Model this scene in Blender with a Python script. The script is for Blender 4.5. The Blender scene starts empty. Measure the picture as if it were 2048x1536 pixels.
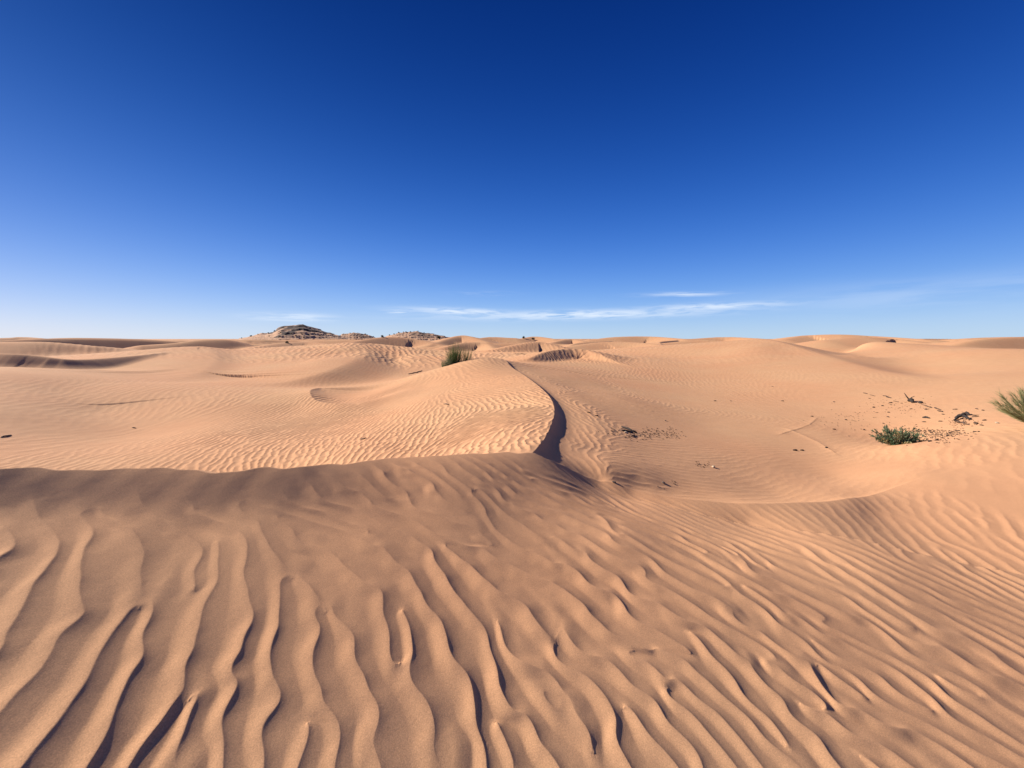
import bpy, math, random, time
import numpy as np
QUAL = 1.0
T0 = time.time()
random.seed(7); RNG = np.random.default_rng(11)
C = bpy.context.scene.collection
R = math.radians

# ------------------------------------------------------------------ camera
F, U0, V0, HOR = 790.0, 1024.0, 768.0, 677.0        # focal length etc. in pixels of a 2048 x 1536 frame
PITCH = math.atan((V0 - HOR) / F)
cam = bpy.data.cameras.new('camera'); camo = bpy.data.objects.new('camera', cam); C.objects.link(camo)
cam.sensor_width = 36.0; cam.lens = 36.0 * F / 2048.0; cam.clip_start = 0.05; cam.clip_end = 20000
camo.location = (0, 0, 0); camo.rotation_euler = (math.pi / 2 - PITCH, 0, 0)
bpy.context.scene.camera = camo

# ------------------------------------------------------------------ sky and sun
SUN_AZ, SUN_EL = R(-70), R(30)                       # azimuth clockwise from the view direction, elevation
def build_world():
    w = bpy.data.worlds.new('World'); bpy.context.scene.world = w; w.use_nodes = True
    nt = w.node_tree; N = nt.nodes; L = nt.links; N.clear()
    def nd(t, **k):
        n = N.new(t)
        for a, b in k.items(): setattr(n, a, b)
        return n
    def mth(op, a, b=None, c=None):
        n = nd('ShaderNodeMath', operation=op)
        for i, v in enumerate((a, b, c)):
            if v is None: continue
            if isinstance(v, (int, float)): n.inputs[i].default_value = v
            else: L.new(v, n.inputs[i])
        return n.outputs[0]
    out = nd('ShaderNodeOutputWorld'); bg = nd('ShaderNodeBackground'); L.new(bg.outputs[0], out.inputs[0])
    sky = nd('ShaderNodeTexSky', sky_type='NISHITA', sun_disc=False)
    sky.sun_elevation = SUN_EL; sky.sun_rotation = SUN_AZ; sky.air_density = 1.0; sky.dust_density = 0.6; sky.ozone_density = 3.0; sky.altitude = 300
    tc = nd('ShaderNodeTexCoord'); sx = nd('ShaderNodeSeparateXYZ'); L.new(tc.outputs['Generated'], sx.inputs[0])
    el = mth('MAXIMUM', sx.outputs[2], 0.0)
    sc = nd('ShaderNodeSeparateColor'); L.new(sky.outputs[0], sc.inputs[0])
    # clean dry desert air: per-channel contrast makes the blue deeper towards the zenith
    hz = mth('EXPONENT', mth('MULTIPLY', el, -1 / 0.12))
    def chan(i):
        a_, p_, k1, k2 = SKYFIT[i]
        ex = mth('ADD', mth('ADD', mth('MULTIPLY', el, k1), mth('MULTIPLY', hz, k2)), a_)
        return mth('MULTIPLY', mth('POWER', sc.outputs[i], p_), mth('EXPONENT', ex))
    r, g, b = chan(0), chan(1), chan(2)
    cc = nd('ShaderNodeCombineColor')
    for i, s in enumerate((r, g, b)): L.new(s, cc.inputs[i])
    # thin cirrus low over the horizon, laid out by azimuth and elevation
    az = mth('ARCTAN2', sx.outputs[0], sx.outputs[1])
    hyp = mth('SQRT', mth('ADD', mth('MULTIPLY', sx.outputs[0], sx.outputs[0]), mth('MULTIPLY', sx.outputs[1], sx.outputs[1])))
    te = mth('DIVIDE', sx.outputs[2], mth('MAXIMUM', hyp, 0.01))
    total = None
    for (a0, e0, wa, we, tilt, amp, fx, fy, thr, sd) in CLOUDS:
        da = mth('SUBTRACT', az, a0)
        de = mth('SUBTRACT', mth('SUBTRACT', te, e0), mth('MULTIPLY', da, tilt))
        q = mth('ADD', mth('POWER', mth('ABSOLUTE', mth('DIVIDE', da, wa)), 2.0), mth('POWER', mth('ABSOLUTE', mth('DIVIDE', de, we)), 2.0))
        env = mth('EXPONENT', mth('MULTIPLY', q, -1.0))
        cv = nd('ShaderNodeCombineXYZ'); L.new(mth('MULTIPLY', az, fx), cv.inputs[0]); L.new(mth('MULTIPLY', mth('ADD', te, mth('MULTIPLY', az, -tilt * 1.5)), fy), cv.inputs[1]); cv.inputs[2].default_value = sd
        nz = nd('ShaderNodeTexNoise'); nz.inputs['Scale'].default_value = 1.0; nz.inputs['Detail'].default_value = 7; nz.inputs['Roughness'].default_value = 0.6
        nz.inputs['Distortion'].default_value = 0.6
        L.new(cv.outputs[0], nz.inputs['Vector'])
        mr = nd('ShaderNodeMapRange', interpolation_type='SMOOTHSTEP'); L.new(nz.outputs[0], mr.inputs[0]); mr.inputs[1].default_value = thr; mr.inputs[2].default_value = thr + 0.3
        m = mth('MULTIPLY', mth('MULTIPLY', env, mr.outputs[0]), amp)
        total = m if total is None else mth('MAXIMUM', total, m)
    mix = nd('ShaderNodeMix', data_type='RGBA'); L.new(total, mix.inputs[0]); hzm = nd('ShaderNodeMix', data_type='RGBA'); L.new(mth('MULTIPLY', mth('EXPONENT', mth('MULTIPLY', el, -1 / .05)), .42), hzm.inputs[0]); L.new(cc.outputs[0], hzm.inputs[6]); hzm.inputs[7].default_value = (6.0, 6.6, 8.2, 1); L.new(hzm.outputs[2], mix.inputs[6]); mix.inputs[7].default_value = (*CLOUDCOL, 1)
    L.new(mix.outputs[2], bg.inputs[0]); bg.inputs[1].default_value = SKYSTR
SKYSTR = 0.068
SKYFIT = [(0.6431, 0.5585, -7.0448, -0.0292), (1.30, 0.2798, -4.3545, 0.1571), (2.4316, 0.1158, -3.0938, -0.4838)]
CLOUDCOL = (8.4, 9.2, 10.2)
# azimuth, tan elevation, widths, tilt, strength, noise frequencies, threshold, seed
CLOUDS = [(0.17, 0.058, 0.30, 0.010, 0.012, .8, 13, 120, 0.30, 0.0),
          (-0.12, 0.066, 0.13, 0.008, -0.03, .75, 14, 130, 0.30, 2.0),
          (0.46, 0.070, 0.14, 0.008, 0.01, .7, 14, 120, 0.30, 3.0),
          (0.41, 0.100, 0.08, 0.005, -0.02, 0.55, 12, 170, 0.33, 5.0),
          (-0.07, 0.110, 0.06, 0.005, 0.0, 0.35, 14, 150, 0.40, 6.0),
          (-0.50, 0.046, 0.07, 0.008, 0.0, 0.8, 10, 130, 0.34, 7.0),
          (-0.28, 0.064, 0.03, 0.005, 0.0, 0.7, 12, 150, 0.34, 8.0),
          (0.80, 0.075, 0.30, 0.025, 0.0, 0.18, 4, 30, 0.30, 9.0)]
build_world()
sun = bpy.data.lights.new('sun', 'SUN'); suno = bpy.data.objects.new('sun', sun); C.objects.link(suno)
sun.energy = 5.0; sun.angle = R(0.53); sun.color = (1.0, 0.92, 0.81)
sd_ = (-math.sin(SUN_AZ) * math.cos(SUN_EL), -math.cos(SUN_AZ) * math.cos(SUN_EL), -math.sin(SUN_EL))   # direction the light travels
from mathutils import Vector
suno.rotation_euler = Vector(sd_).to_track_quat('-Z', 'Y').to_euler()
vs = bpy.context.scene.view_settings
vs.view_transform = 'Standard'; vs.look = 'None'; vs.gamma = 1.0; vs.exposure = 0.62

# ------------------------------------------------------------------ pixel <-> world helpers (planning the lie of the land)
cp, sp = math.cos(PITCH), math.sin(PITCH)
def ray(u, v):
    """azimuth and tan(elevation) of the line of sight"""
    u = np.asarray(u, float); v = np.asarray(v, float)
    x = u - U0; up = V0 - v
    y = F * cp + up * sp; z = -F * sp + up * cp
    return np.arctan2(x, y), z / np.hypot(x, y)
def P(u, v, r):
    a, e = ray(u, v); return (float(r * np.sin(a)), float(r * np.cos(a)), float(r * e))

def polyline_info(X, Y, pts, vals, soft=False):
    """signed distance (positive = right of travel), values at the nearest point, and how squarely the point lies beside the line"""
    best = np.full(X.shape, 1e18); sg = np.zeros(X.shape); cap = np.zeros(X.shape, bool); vi = [np.zeros(X.shape) for _ in vals]
    for i in range(len(pts) - 1):
        ax, ay = pts[i]; bx, by = pts[i + 1]; dx, dy = bx - ax, by - ay; L2 = dx * dx + dy * dy
        t = np.clip(((X - ax) * dx + (Y - ay) * dy) / L2, 0, 1)
        ex = X - ax - t * dx; ey = Y - ay - t * dy; d2 = ex * ex + ey * ey
        cr = -(dx * (Y - ay) - dy * (X - ax)) / math.sqrt(L2)
        m = (d2 < best - 1e-9) | ((np.abs(d2 - best) <= 1e-9) & (np.abs(cr) > np.abs(sg)))
        best = np.where(m, d2, best); sg = np.where(m, cr, sg)
        cap = np.where(m, ((t <= 0) & (i == 0)) | ((t >= 1) & (i == len(pts) - 2)), cap)
        for k, v in enumerate(vals): vi[k] = np.where(m, v[i] + t * (v[i + 1] - v[i]), vi[k])
    d = np.sqrt(best)
    if soft:                                             # values averaged over the line, so that they stay smooth far from it
        ws = 0; vs_ = [0] * len(vals)
        for i, (px, py) in enumerate(pts):
            w = 1 / ((X - px) ** 2 + (Y - py) ** 2 + 0.12) ** 2.5; ws = ws + w
            for k, v in enumerate(vals): vs_[k] = vs_[k] + w * v[i]
        vi = [vs_[0] / ws] + vi[1:]
    return d * np.where(sg > 0, 1.0, -1.0), vi, np.where(cap, np.clip(sg / np.maximum(d, 1e-9), -1, 1), np.where(sg > 0, 1.0, -1.0))
def smooth_poly(p, n=6):
    """Catmull-Rom densify rows of numbers"""
    p = np.array(p, float); q = np.vstack([2 * p[0] - p[1], p, 2 * p[-1] - p[-2]]); out = []
    for i in range(1, len(q) - 2):
        for k in range(n):
            t = k / n; a, b, c, d = q[i - 1], q[i], q[i + 1], q[i + 2]
            out.append(0.5 * (2 * b + (c - a) * t + (2 * a - 5 * b + 4 * c - d) * t * t + (3 * b - a - 3 * c + d) * t ** 3))
    out.append(p[-1]); return np.array(out)
def crest(rows, n=6):
    """rows (u, v, r, H) -> xy points, z, H"""
    s = smooth_poly(rows, n); w = np.array([P(a, b, c) for a, b, c in s[:, :3]])
    return [tuple(q) for q in w[:, :2]], w[:, 2], np.maximum(s[:, 3:], 0)

# sharp crests with a slip face: (u, v, distance, height of the slip face)
FG = [(-9000, 1400, 4.9, .6), (-3500, 1000, 4.6, .8), (-900, 925, 3.83, .9), (-400, 930, 3.47, .95), (0, 937, 3.1, 1.0), (150, 940, 2.99, 1.0), (300, 941, 2.88, 1.0), (450, 940, 2.79, .95), (600, 934, 2.82, .85), (700, 926, 2.95, .7),
      (800, 918, 3.13, .55), (900, 910, 3.38, .4), (980, 907, 3.6, .25), (1060, 909, 3.66, .12), (1100, 920, 3.82, .08), (1140, 940, 3.96, .0), (1200, 963, 4.1, .05), (1300, 987, 4.15, .12), (1400, 1000, 4.3, .17), (1550, 1006, 4.75, .17), (1700, 995, 5.8, .09), (1840, 965, 7.6, 0), (2200, 930, 11, 0), (2600, 860, 20, 0)]
SR = [(1059, 909, 3.68, 0), (1067, 902, 3.9, .16), (1085, 882, 4.6, .42), (1101, 852, 5.8, .68), (1109, 822, 7.4, .72), (1101, 796, 9.0, .6), (1077, 771, 10.9, .5), (1047, 749, 13.6, .45), (1025, 735, 15.6, .4), (1013, 722, 17.4, .3), (1005, 716, 19.5, .0), (1003, 705, 30, 0), (1000, 694, 60, 0)]
def lee(d, H, t):
    H = np.maximum(H, 1e-4); d = np.maximum(d, 0); return H * (1 - np.exp(-t * d / H))
def on_crest(u, v, H):                               # the crest stands a little over the plane of the near side
    a, e = ray(u, v); B_ = BUMP * min(max((H - .3) / .6, 0), 1); return (-NP0 - B_) / (-float(e) + .13 * math.cos(a) - .22 * math.sin(a) * (1 if a < 0 else .77))
NP0, BUMP = -1.47, .055
FG = [(u, v, on_crest(u, v, h) if u < 1000 else r_, h) for u, v, r_, h in FG]
fgP, fgZ, fgH = crest(FG, 12); srP, srZ, srH = crest(SR, 12)
def creases(X, Y):
    z = 0
    for pts, H, side, t, reach in FEAT:
        if pts is fgP: X_ = X; Yq = Y + (.026 * np.sin(7.3 * X + 1.3 * np.sin(2.1 * X)) + .017 * np.sin(17 * X + 1.7 * np.sin(4.7 * X)) + .006 * np.sin(43 * X)) * np.clip((1.2 - X) / .8, 0, 1)
        else: X_ = X; Yq = Y
        d, (h, hn), q = polyline_info(X_, Yq, pts, [H[:, 0], H[:, 0]], True)
        d = d * side; dd = np.maximum(d, 0) * np.abs(q)
        if pts is srP: h = np.minimum(h, 4 * hn)
        over = d * d * (1 - q * q)                       # past the ends of the line the crease dies out
        if pts is fgP: z = z + BUMP * np.clip((h - .3) / .6, 0, 1) * np.exp(-np.maximum(-d, 0) / .42) * np.exp(-over / (0.01 + 0.12 * d * d))
        z = z - lee(dd, h * np.exp(-over / (0.01 + 0.12 * d * d)), t) * np.exp(-(d / reach) ** 2)
    return z
PIT = [(705, 815, 12.7, 0), (676, 813, 13.0, .25), (645, 806, 13.5, .5), (626, 796, 14.2, .78), (620, 787, 15.2, .72), (626, 782, 16.2, .35), (640, 779, 17.0, 0)]
ptP, ptZ, ptH = crest(PIT)
FEAT = [(fgP, fgH, -1, .62, 25), (srP, srH * .55, 1, .27, 5.0), (srP, srH * .17, 1, .7, .6), (ptP, ptH, 1, .6, 2.3)]
# control points of the lie of the land: (u, v, horizontal distance)
CP = [
 # foreground dune, near face
 (1050, 960, 3.02), (1150, 985, 3.15), (1300, 1020, 3.7), (1500, 1040, 4.25), (1750, 1030, 5.6), (2048, 1000, 7.2),
 # rim of the bowl and the right shoulder
 (1830, 945, 7.9), (1900, 930, 8.6), (2048, 910, 9.4),
 (1830, 893, 9.9), (1930, 872, 11.1), (2048, 857, 12.0), (1780, 915, 9.3), (1880, 862, 12.9), (2000, 845, 13.2),
 (1250, 800, 12.0), (1150, 775, 13.5), (1120, 752, 16.0), (1350, 800, 14.8), (1500, 800, 17.2), (1700, 800, 18.6), (1850, 800, 18.2), (2048, 800, 17.8),
 (1070, 735, 18.5), (1200, 745, 21), (1350, 752, 23.5), (1530, 740, 28), (1700, 745, 28), (1900, 750, 27), (2048, 750, 26),
 (1300, 715, 34), (1530, 700, 38), (1700, 710, 38), (1900, 705, 40), (2048, 700, 40),
 # S dune, left flank
 (1030, 895, 4.2), (980, 895, 4.55), (900, 900, 5.4), (700, 905, 6.6), (500, 925, 7.6), (250, 932, 8.6), (0, 930, 9.4),
 (1060, 850, 5.9), (1000, 850, 6.3), (850, 850, 8.0), (650, 860, 10.0), (450, 860, 11.3), (250, 870, 12.8), (0, 880, 11.6),
 (1060, 800, 8.9), (980, 800, 9.5), (850, 800, 11.0), (760, 810, 12.3), (600, 815, 13.6), (400, 810, 15.3), (200, 820, 16.4), (0, 820, 14.6),
 (1010, 755, 13.0), (930, 755, 14.0), (850, 770, 14.5), (780, 785, 14.4), (720, 795, 14.4), (690, 800, 14.3), (640, 790, 15.0), (560, 783, 16.6), (450, 780, 18), (300, 778, 19.2), (250, 771, 21), (130, 752, 22.5), (0, 738, 24.5), (0, 760, 20), (130, 782, 19), (260, 795, 17.7), (0, 790, 17), (130, 810, 16.6),
 (1000, 722, 17.0), (970, 714, 18.0), (920, 724, 17.6), (885, 735, 17.2), (840, 749, 16.8), (790, 768, 16.4), (740, 782, 16.2),
 # behind the S dune
 (930, 745, 24), (860, 750, 23), (760, 760, 22.5), (660, 765, 22), (560, 768, 22), (420, 765, 23.5), (300, 768, 25), (200, 755, 28), (0, 742, 32),
 (1010, 724, 25), (1100, 722, 27), (1020, 708, 34), (900, 715, 34), (800, 720, 33), (700, 722, 33), (600, 735, 30), (450, 735, 32), (300, 735, 35), (100, 735, 36), (0, 732, 38),
]
def near_plane(u, v):                                # the broad side of the dune one stands on
    a, e = ray(u, v); a = float(a); e = float(e); r_ = 1.5
    for _ in range(40):
        x, y = r_ * math.sin(a), r_ * math.cos(a); z = NP0 + 0.13 * y - (0.22 * x if x < 0 else 0.17 * x)
        r_ = 0.5 * r_ + 0.5 * z / e
    return r_
for u in (0, 250, 500, 750, 1000, 1250, 1500, 1750, 2048):
    for v in (1536, 1380, 1250, 1150) + ((1070,) if u < 1300 else ()): CP.append((u, v, near_plane(u, v)))
def bowl(u, v):                                      # the gentle side and floor of the hollow
    a, e = ray(u, v); a = float(a); e = float(e); r_ = 5.0
    for _ in range(60):
        x = r_ * math.sin(a); z = -1.40 - .92 * math.tanh((x - .8) / 3.9); r_ = 0.5 * r_ + 0.5 * z / e
    return r_
for u, v in ((1130, 912), (1150, 890), (1180, 900), (1210, 945), (1250, 950), (1230, 900), (1200, 870), (1300, 955), (1300, 920), (1420, 975), (1420, 920), (1550, 985), (1550, 915), (1650, 900), (1670, 955), (1255, 861), (1340, 870), (1400, 850), (1500, 870), (1650, 860), (1795, 885)):
    CP.append((u, v, bowl(u, v)))
for u in range(-300, 900, 100): CP.append((u, 1012, near_plane(u, 1012)))
CP += [('Z', 0, 5, -1.85), ('Z', 0, 7, -1.95), ('Z', 250, 5, -1.9), ('Z', 250, 7, -2.05), ('Z', 450, 4.8, -1.9), ('Z', 450, 6.3, -2.1), ('Z', 650, 4.6, -1.65), ('Z', 400, 30, -1.75), ('Z', 400, 36, -1.32), ('Z', 400, 43, -.84), ('Z', 400, 52, -1.9), ('Z', 300, 34, -1.6), ('Z', 300, 42, -1.15), ('Z', 500, 34, -1.95), ('Z', 540, 42, -2.2), ('Z', 480, 30, -2.2), ('Z', 500, 36, -2.25), ('Z', 450, 26, -2.15), ('Z', 800, 28, -2.1), ('Z', 760, 25, -2.1), ('Z', 250, 27, -2.1), ('Z', 250, 34, -1.9), ('Z', 100, 29, -1.75), ('Z', 0, 29, -1.6), ('Z', 100, 40, -1.7), ('Z', 0, 42, -1.7),
       ('Z', 620, 25, -1.85), ('Z', 620, 29, -1.57), ('Z', 640, 36, -1.15), ('Z', 700, 43, -.55), ('Z', 700, 36, -.95), ('Z', 700, 30, -1.5), ('Z', 700, 54, -1.8), ('Z', 780, 33, -2.15), ('Z', 820, 42, -1.25), ('Z', 560, 33, -1.6),
       ('Z', 1530, 24, -2.2), ('Z', 1530, 34, -1.3), ('Z', 1530, 42, -.6), ('Z', 1530, 64, -1.6), ('Z', 1400, 38, -1.6), ('Z', 1650, 38, -1.5), ('Z', 1800, 36, -1.5), ('Z', 1820, 30, -1.95), ('Z', 1720, 40, -1.5), ('Z', 1800, 60, -.5), ('Z', 1950, 36, -1.2), ('Z', 2048, 36, -1.1), ('Z', 1720, 60, -.6)]
for u in (-1500, -300, 200, 700, 1024, 1300, 1700, 2300, 3500):
    for r_, z_ in ((60, -2.0), (120, -2.3), (400, -2.6), (2500, -3.0)):
        a, _ = ray(u, HOR); e = z_ / r_; 
        CP.append(('A', float(a), r_, z_))
for aa in (-2.6, -1.9, -1.35, 1.35, 1.9, 2.6, 3.14, -3.14):
    for r_ in (1.0, 2.5, 5, 12, 25): CP.append(('A', aa, r_, NP0 + (0.13 * r_ * math.cos(aa) - 0.17 * 5.0 * math.tanh(r_ * math.sin(aa) / 5.0)) * min(1, 5 / r_)))
ca, cr_, cz = [], [], []
for c in CP:
    if c[0] == 'A': a, r_, z_ = c[1:]
    elif c[0] == 'Z': a, r_, z_ = float(ray(c[1], HOR)[0]), c[2], c[3]
    else:
        a, e = ray(c[0], c[1]); a = float(a); r_ = c[2]; z_ = r_ * float(e)
    ca.append(a); cr_.append(r_); cz.append(z_)
for pts, zz, hh in ((fgP, fgZ, fgH[:, 0]), (srP, srZ, srH[:, 0])):
    for (x, y), z_, h_ in list(zip(pts, zz, hh))[::8]:
        if h_ < .03: continue
        ca.append(math.atan2(x, y)); cr_.append(math.hypot(x, y)); cz.append(z_)
ca, cr_, cz = map(np.array, (ca, cr_, cz))
ctrl_z = cz - creases(cr_ * np.sin(ca), cr_ * np.cos(ca))
TX, TY = ca * 1.6, np.log(cr_)
def tps_k(r2): return 0.5 * r2 * np.log(np.maximum(r2, 1e-12))
n_ = len(TX); K = tps_k((TX[:, None] - TX) ** 2 + (TY[:, None] - TY) ** 2) + np.eye(n_) * 6e-4
Pm = np.stack([np.ones(n_), TX, TY], 1); A_ = np.block([[K, Pm], [Pm.T, np.zeros((3, 3))]])
W_ = np.linalg.solve(A_, np.concatenate([ctrl_z, np.zeros(3)]))
def tps(a, lr):
    sh = a.shape; a = (a * 1.6).ravel(); lr = lr.ravel(); z = W_[n_] + W_[n_ + 1] * a + W_[n_ + 2] * lr
    for i in range(n_):
        z += W_[i] * tps_k((a - TX[i]) ** 2 + (lr - TY[i]) ** 2)
    return z.reshape(sh)

# distant dunes: crest (u, v, r), slope on the sunny side, slope on the lee side, roundness of the top
DUNES = [
 ([(250, 712, 37), (320, 701, 41), (400, 696, 43), (470, 707, 41)], .15, .18, 1.8),
 ([(590, 706, 37), (660, 692, 42), (730, 688, 44), (810, 695, 43)], .15, .18, 1.8),
 ([(335, 768, 24), (395, 745, 27), (424, 722, 32), (418, 702, 39), (400, 696, 45), (370, 698, 54)], .06, .36, .6),
 ([(190, 724, 40), (300, 707, 43), (400, 696, 46), (450, 702, 47), (520, 716, 48)], .2, .1, .5),
 ([(560, 768, 21), (650, 742, 23), (712, 716, 29), (728, 701, 36), (700, 688, 45), (660, 688, 54)], .06, .40, .6),
 ([(560, 716, 40), (640, 696, 44), (700, 688, 46), (765, 690, 48), (850, 698, 50)], .2, .1, .5),
 ([(1060, 716, 25), (1090, 704, 28), (1130, 698, 31), (1180, 701, 31), (1230, 722, 28), (1275, 740, 25.5)], .16, .5, .12),
 ([(1820, 757, 25), (1710, 730, 30), (1610, 700, 38), (1535, 679, 47), (1500, 681, 56), (1480, 690, 66)], .08, .24, .5),
 ([(1650, 680, 70), (1720, 674, 75), (1800, 679, 78), (1880, 690, 70), (1960, 700, 62)], .2, .25, 1.0),
 ([(-300, 700, 38), (-100, 704, 34), (0, 707, 32.5), (60, 710, 32), (150, 719, 31.5), (250, 713, 34), (330, 705, 38)], .16, .60, .15),
 ([(-150, 682, 64), (0, 684, 60), (90, 684, 58), (180, 692, 56)], .12, .62, .1),
 ([(-200, 676, 110), (0, 676, 105), (50, 674, 105), (120, 682, 100)], .12, .6, .15),
 ([(290, 690, 66), (350, 686, 66), (400, 680, 67), (450, 679, 68), (480, 684, 70)], .12, .6, .1),
 ([(180, 681, 150), (240, 678, 155), (300, 681, 160)], .12, .4, .3),
 ([(480, 700, 58), (560, 686, 66), (620, 684, 68), (680, 692, 62)], .18, .3, .5),
 ([(700, 684, 80), (770, 674, 88), (830, 678, 90), (880, 690, 84)], .16, .4, .3),
 ([(860, 690, 84), (900, 676, 95), (930, 671, 98), (975, 684, 90)], .18, .45, .15),
 ([(890, 694, 62), (930, 685, 66), (970, 686, 66), (990, 698, 60)], .2, .5, .15),
 ([(985, 700, 50), (1040, 688, 55), (1080, 684, 58), (1130, 697, 54)], .2, .35, .4),
 ([(940, 680, 170), (980, 674, 180), (1030, 676, 180)], .14, .3, .6),
 ([(1040, 678, 190), (1070, 673, 200), (1110, 678, 190)], .14, .3, .6),
 ([(1100, 686, 80), (1140, 678, 90), (1180, 686, 84)], .18, .45, .2),
 ([(1180, 680, 120), (1230, 674, 125), (1300, 673, 130), (1370, 678, 120)], .15, .3, .8),
 ([(1130, 694, 66), (1210, 684, 72), (1290, 686, 70), (1350, 694, 62)], .16, .25, .8),
 ([(1330, 686, 95), (1400, 680, 100), (1470, 684, 100)], .15, .3, .8),
 ([(1380, 678, 200), (1450, 674, 210), (1520, 677, 200)], .12, .3, .8),
 ([(1570, 678, 120), (1610, 671, 130), (1680, 669, 130), (1760, 673, 130), (1850, 679, 120)], .14, .25, 1.0),
 ([(1850, 690, 90), (1950, 682, 95), (2048, 676, 95), (2200, 672, 95)], .14, .25, 1.0),
 ([(1860, 681, 160), (1930, 677, 160), (2020, 674, 165), (2300, 674, 160)], .12, .3, .8),
 ([(40, 680, 120), (110, 677, 130), (200, 680, 130)], .12, .4, .4),
 ([(-400, 745, 40), (-200, 742, 33), (0, 736, 26), (130, 752, 23.5), (240, 771, 21)], .12, .12, .5),
]
rr = random.Random(5)
for k in range(90):                                  # the endless field towards the horizon
    r0 = math.exp(rr.uniform(math.log(75), math.log(900))); a0 = rr.uniform(-1.25, 1.25)
    L_ = r0 ** .5 * rr.uniform(1.5, 3.2); az_ = rr.uniform(-.1, 1.3)
    zt = rr.uniform(-1.6, .35) - 0.004 * r0 * 0.2
    rows = []
    for t in (-1, -.5, 0, .5, 1):
        x = r0 * math.sin(a0) + L_ * t * math.cos(az_) + rr.uniform(-.1, .1) * L_; y = r0 * math.cos(a0) + L_ * t * math.sin(az_)
        rows.append((x, y, zt - 1.2 * t * t))
    DUNES.append((rows, rr.uniform(.1, .2), rr.uniform(.3, .62), rr.uniform(.1, .5)))
def far_dunes(X, Y, Z):
    R2 = np.hypot(X, Y)
    for rows, ka, kb, rd in DUNES:
        if rd < 1.5 and len(rows[0]) == 3 and rows[0][1] > 500 and min(q[2] for q in rows) > 45: rd = max(rd, .6); kb = min(kb, .5)
        if len(rows[0]) == 3 and rows[0][1] > 500 and rows[0][2] > 0: w = np.array([P(*q) for q in rows])
        else: w = np.array(rows)
        w = smooth_poly(w, 4)
        cx, cy = w[:, 0].mean(), w[:, 1].mean(); rad = np.hypot(w[:, 0] - cx, w[:, 1] - cy).max() + 5.0 / min(ka, kb)
        idx = np.nonzero(((X - cx) ** 2 + (Y - cy) ** 2 < rad * rad) & (R2 > 17))
        if len(idx[0]) == 0: continue
        x, y, z = X[idx], Y[idx], Z[idx]
        d, (zc,), q = polyline_info(x, y, [tuple(q) for q in w[:, :2]], [w[:, 2]])
        k = ka + (kb - ka) * (0.5 + 0.5 * q); ad = np.abs(d)
        h = zc - k * (np.sqrt(ad * ad + rd * rd) - rd)
        e = 0.14 if rd < .45 else 0.4                                      # only lifts the land, and melts into it at the foot
        Z[idx] = np.maximum(z, h) + np.maximum(e - np.abs(z - h), 0) ** 2 / (4 * e)
    return Z
# ------------------------------------------------------------------ terrain grid (polar round the tripod, finer where the ground is near)
Q = QUAL
def grid_axes():
    fine = np.linspace(R(-58), R(58), int(1560 * Q))
    co = np.linspace(R(58), R(302), 90)[1:-1]
    th = np.concatenate([fine, co])                      # wraps all the way round
    r1 = [.85]
    while r1[-1] < 50: r1.append(r1[-1] * (1 + min(.0023, .0012 * r1[-1]) / Q))
    r1 = np.array(r1)
    r2 = np.exp(np.linspace(math.log(r1[-1]), math.log(3500), int(450 * Q)))[1:]
    return th, np.concatenate([[0.02, .2, .4, .6, .75], r1, r2]), len(fine)
TH, RD, NF = grid_axes()
THw = (TH + math.pi) % (2 * math.pi) - math.pi
# smooth part on a coarse grid, then interpolated
cth = np.linspace(-math.pi, math.pi, 720); clr = np.linspace(math.log(0.5), math.log(3600), 380)
g1, g2 = np.meshgrid(cth, clr, indexing='ij')
CZ = tps(g1, g2)
def bil(G, fi, fj):
    i = np.clip(np.floor(fi).astype(int), 0, G.shape[0] - 2); j = np.clip(np.floor(fj).astype(int), 0, G.shape[1] - 2)
    a = fi - i; b = fj - j
    return G[i, j] * (1 - a) * (1 - b) + G[i + 1, j] * a * (1 - b) + G[i, j + 1] * (1 - a) * b + G[i + 1, j + 1] * a * b
def catmull(G, f, axis):
    n = G.shape[axis]; i = np.clip(np.floor(f).astype(int), 1, n - 3); t = f - i
    g = lambda k: np.take(G, i + k, axis)
    sh = [1, 1]; sh[axis] = -1; t = t.reshape(sh)
    return 0.5 * (2 * g(0) + (g(1) - g(-1)) * t + (2 * g(-1) - 5 * g(0) + 4 * g(1) - g(2)) * t * t + (3 * g(0) - g(-1) - 3 * g(1) + g(2)) * t ** 3)
def to_axes(th, rd):
    fi = (th + math.pi) / (2 * math.pi) * (len(cth) - 1); fj = (np.log(np.maximum(rd, .51)) - clr[0]) / (clr[1] - clr[0])
    fj = np.clip(fj, 0, len(clr) - 1.001)
    return catmull(catmull(CZ, fi, 0), fj, 1)
def base_polar(th, rd, dunes=True):
    Z = to_axes(th, rd)
    A2, R2 = np.meshgrid(th, rd, indexing='ij'); X = R2 * np.sin(A2); Y = R2 * np.cos(A2)
    m = (R2 < 75) & (np.abs(A2) < R(100))
    c = np.zeros_like(Z); c[m] = creases(X[m], Y[m])
    Z = Z + c
    if dunes: Z = far_dunes(X, Y, Z)
    return X, Y, Z
BX, BY, BZ = base_polar(THw, RD)
print('base', round(time.time() - T0, 1), BZ.shape)
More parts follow.
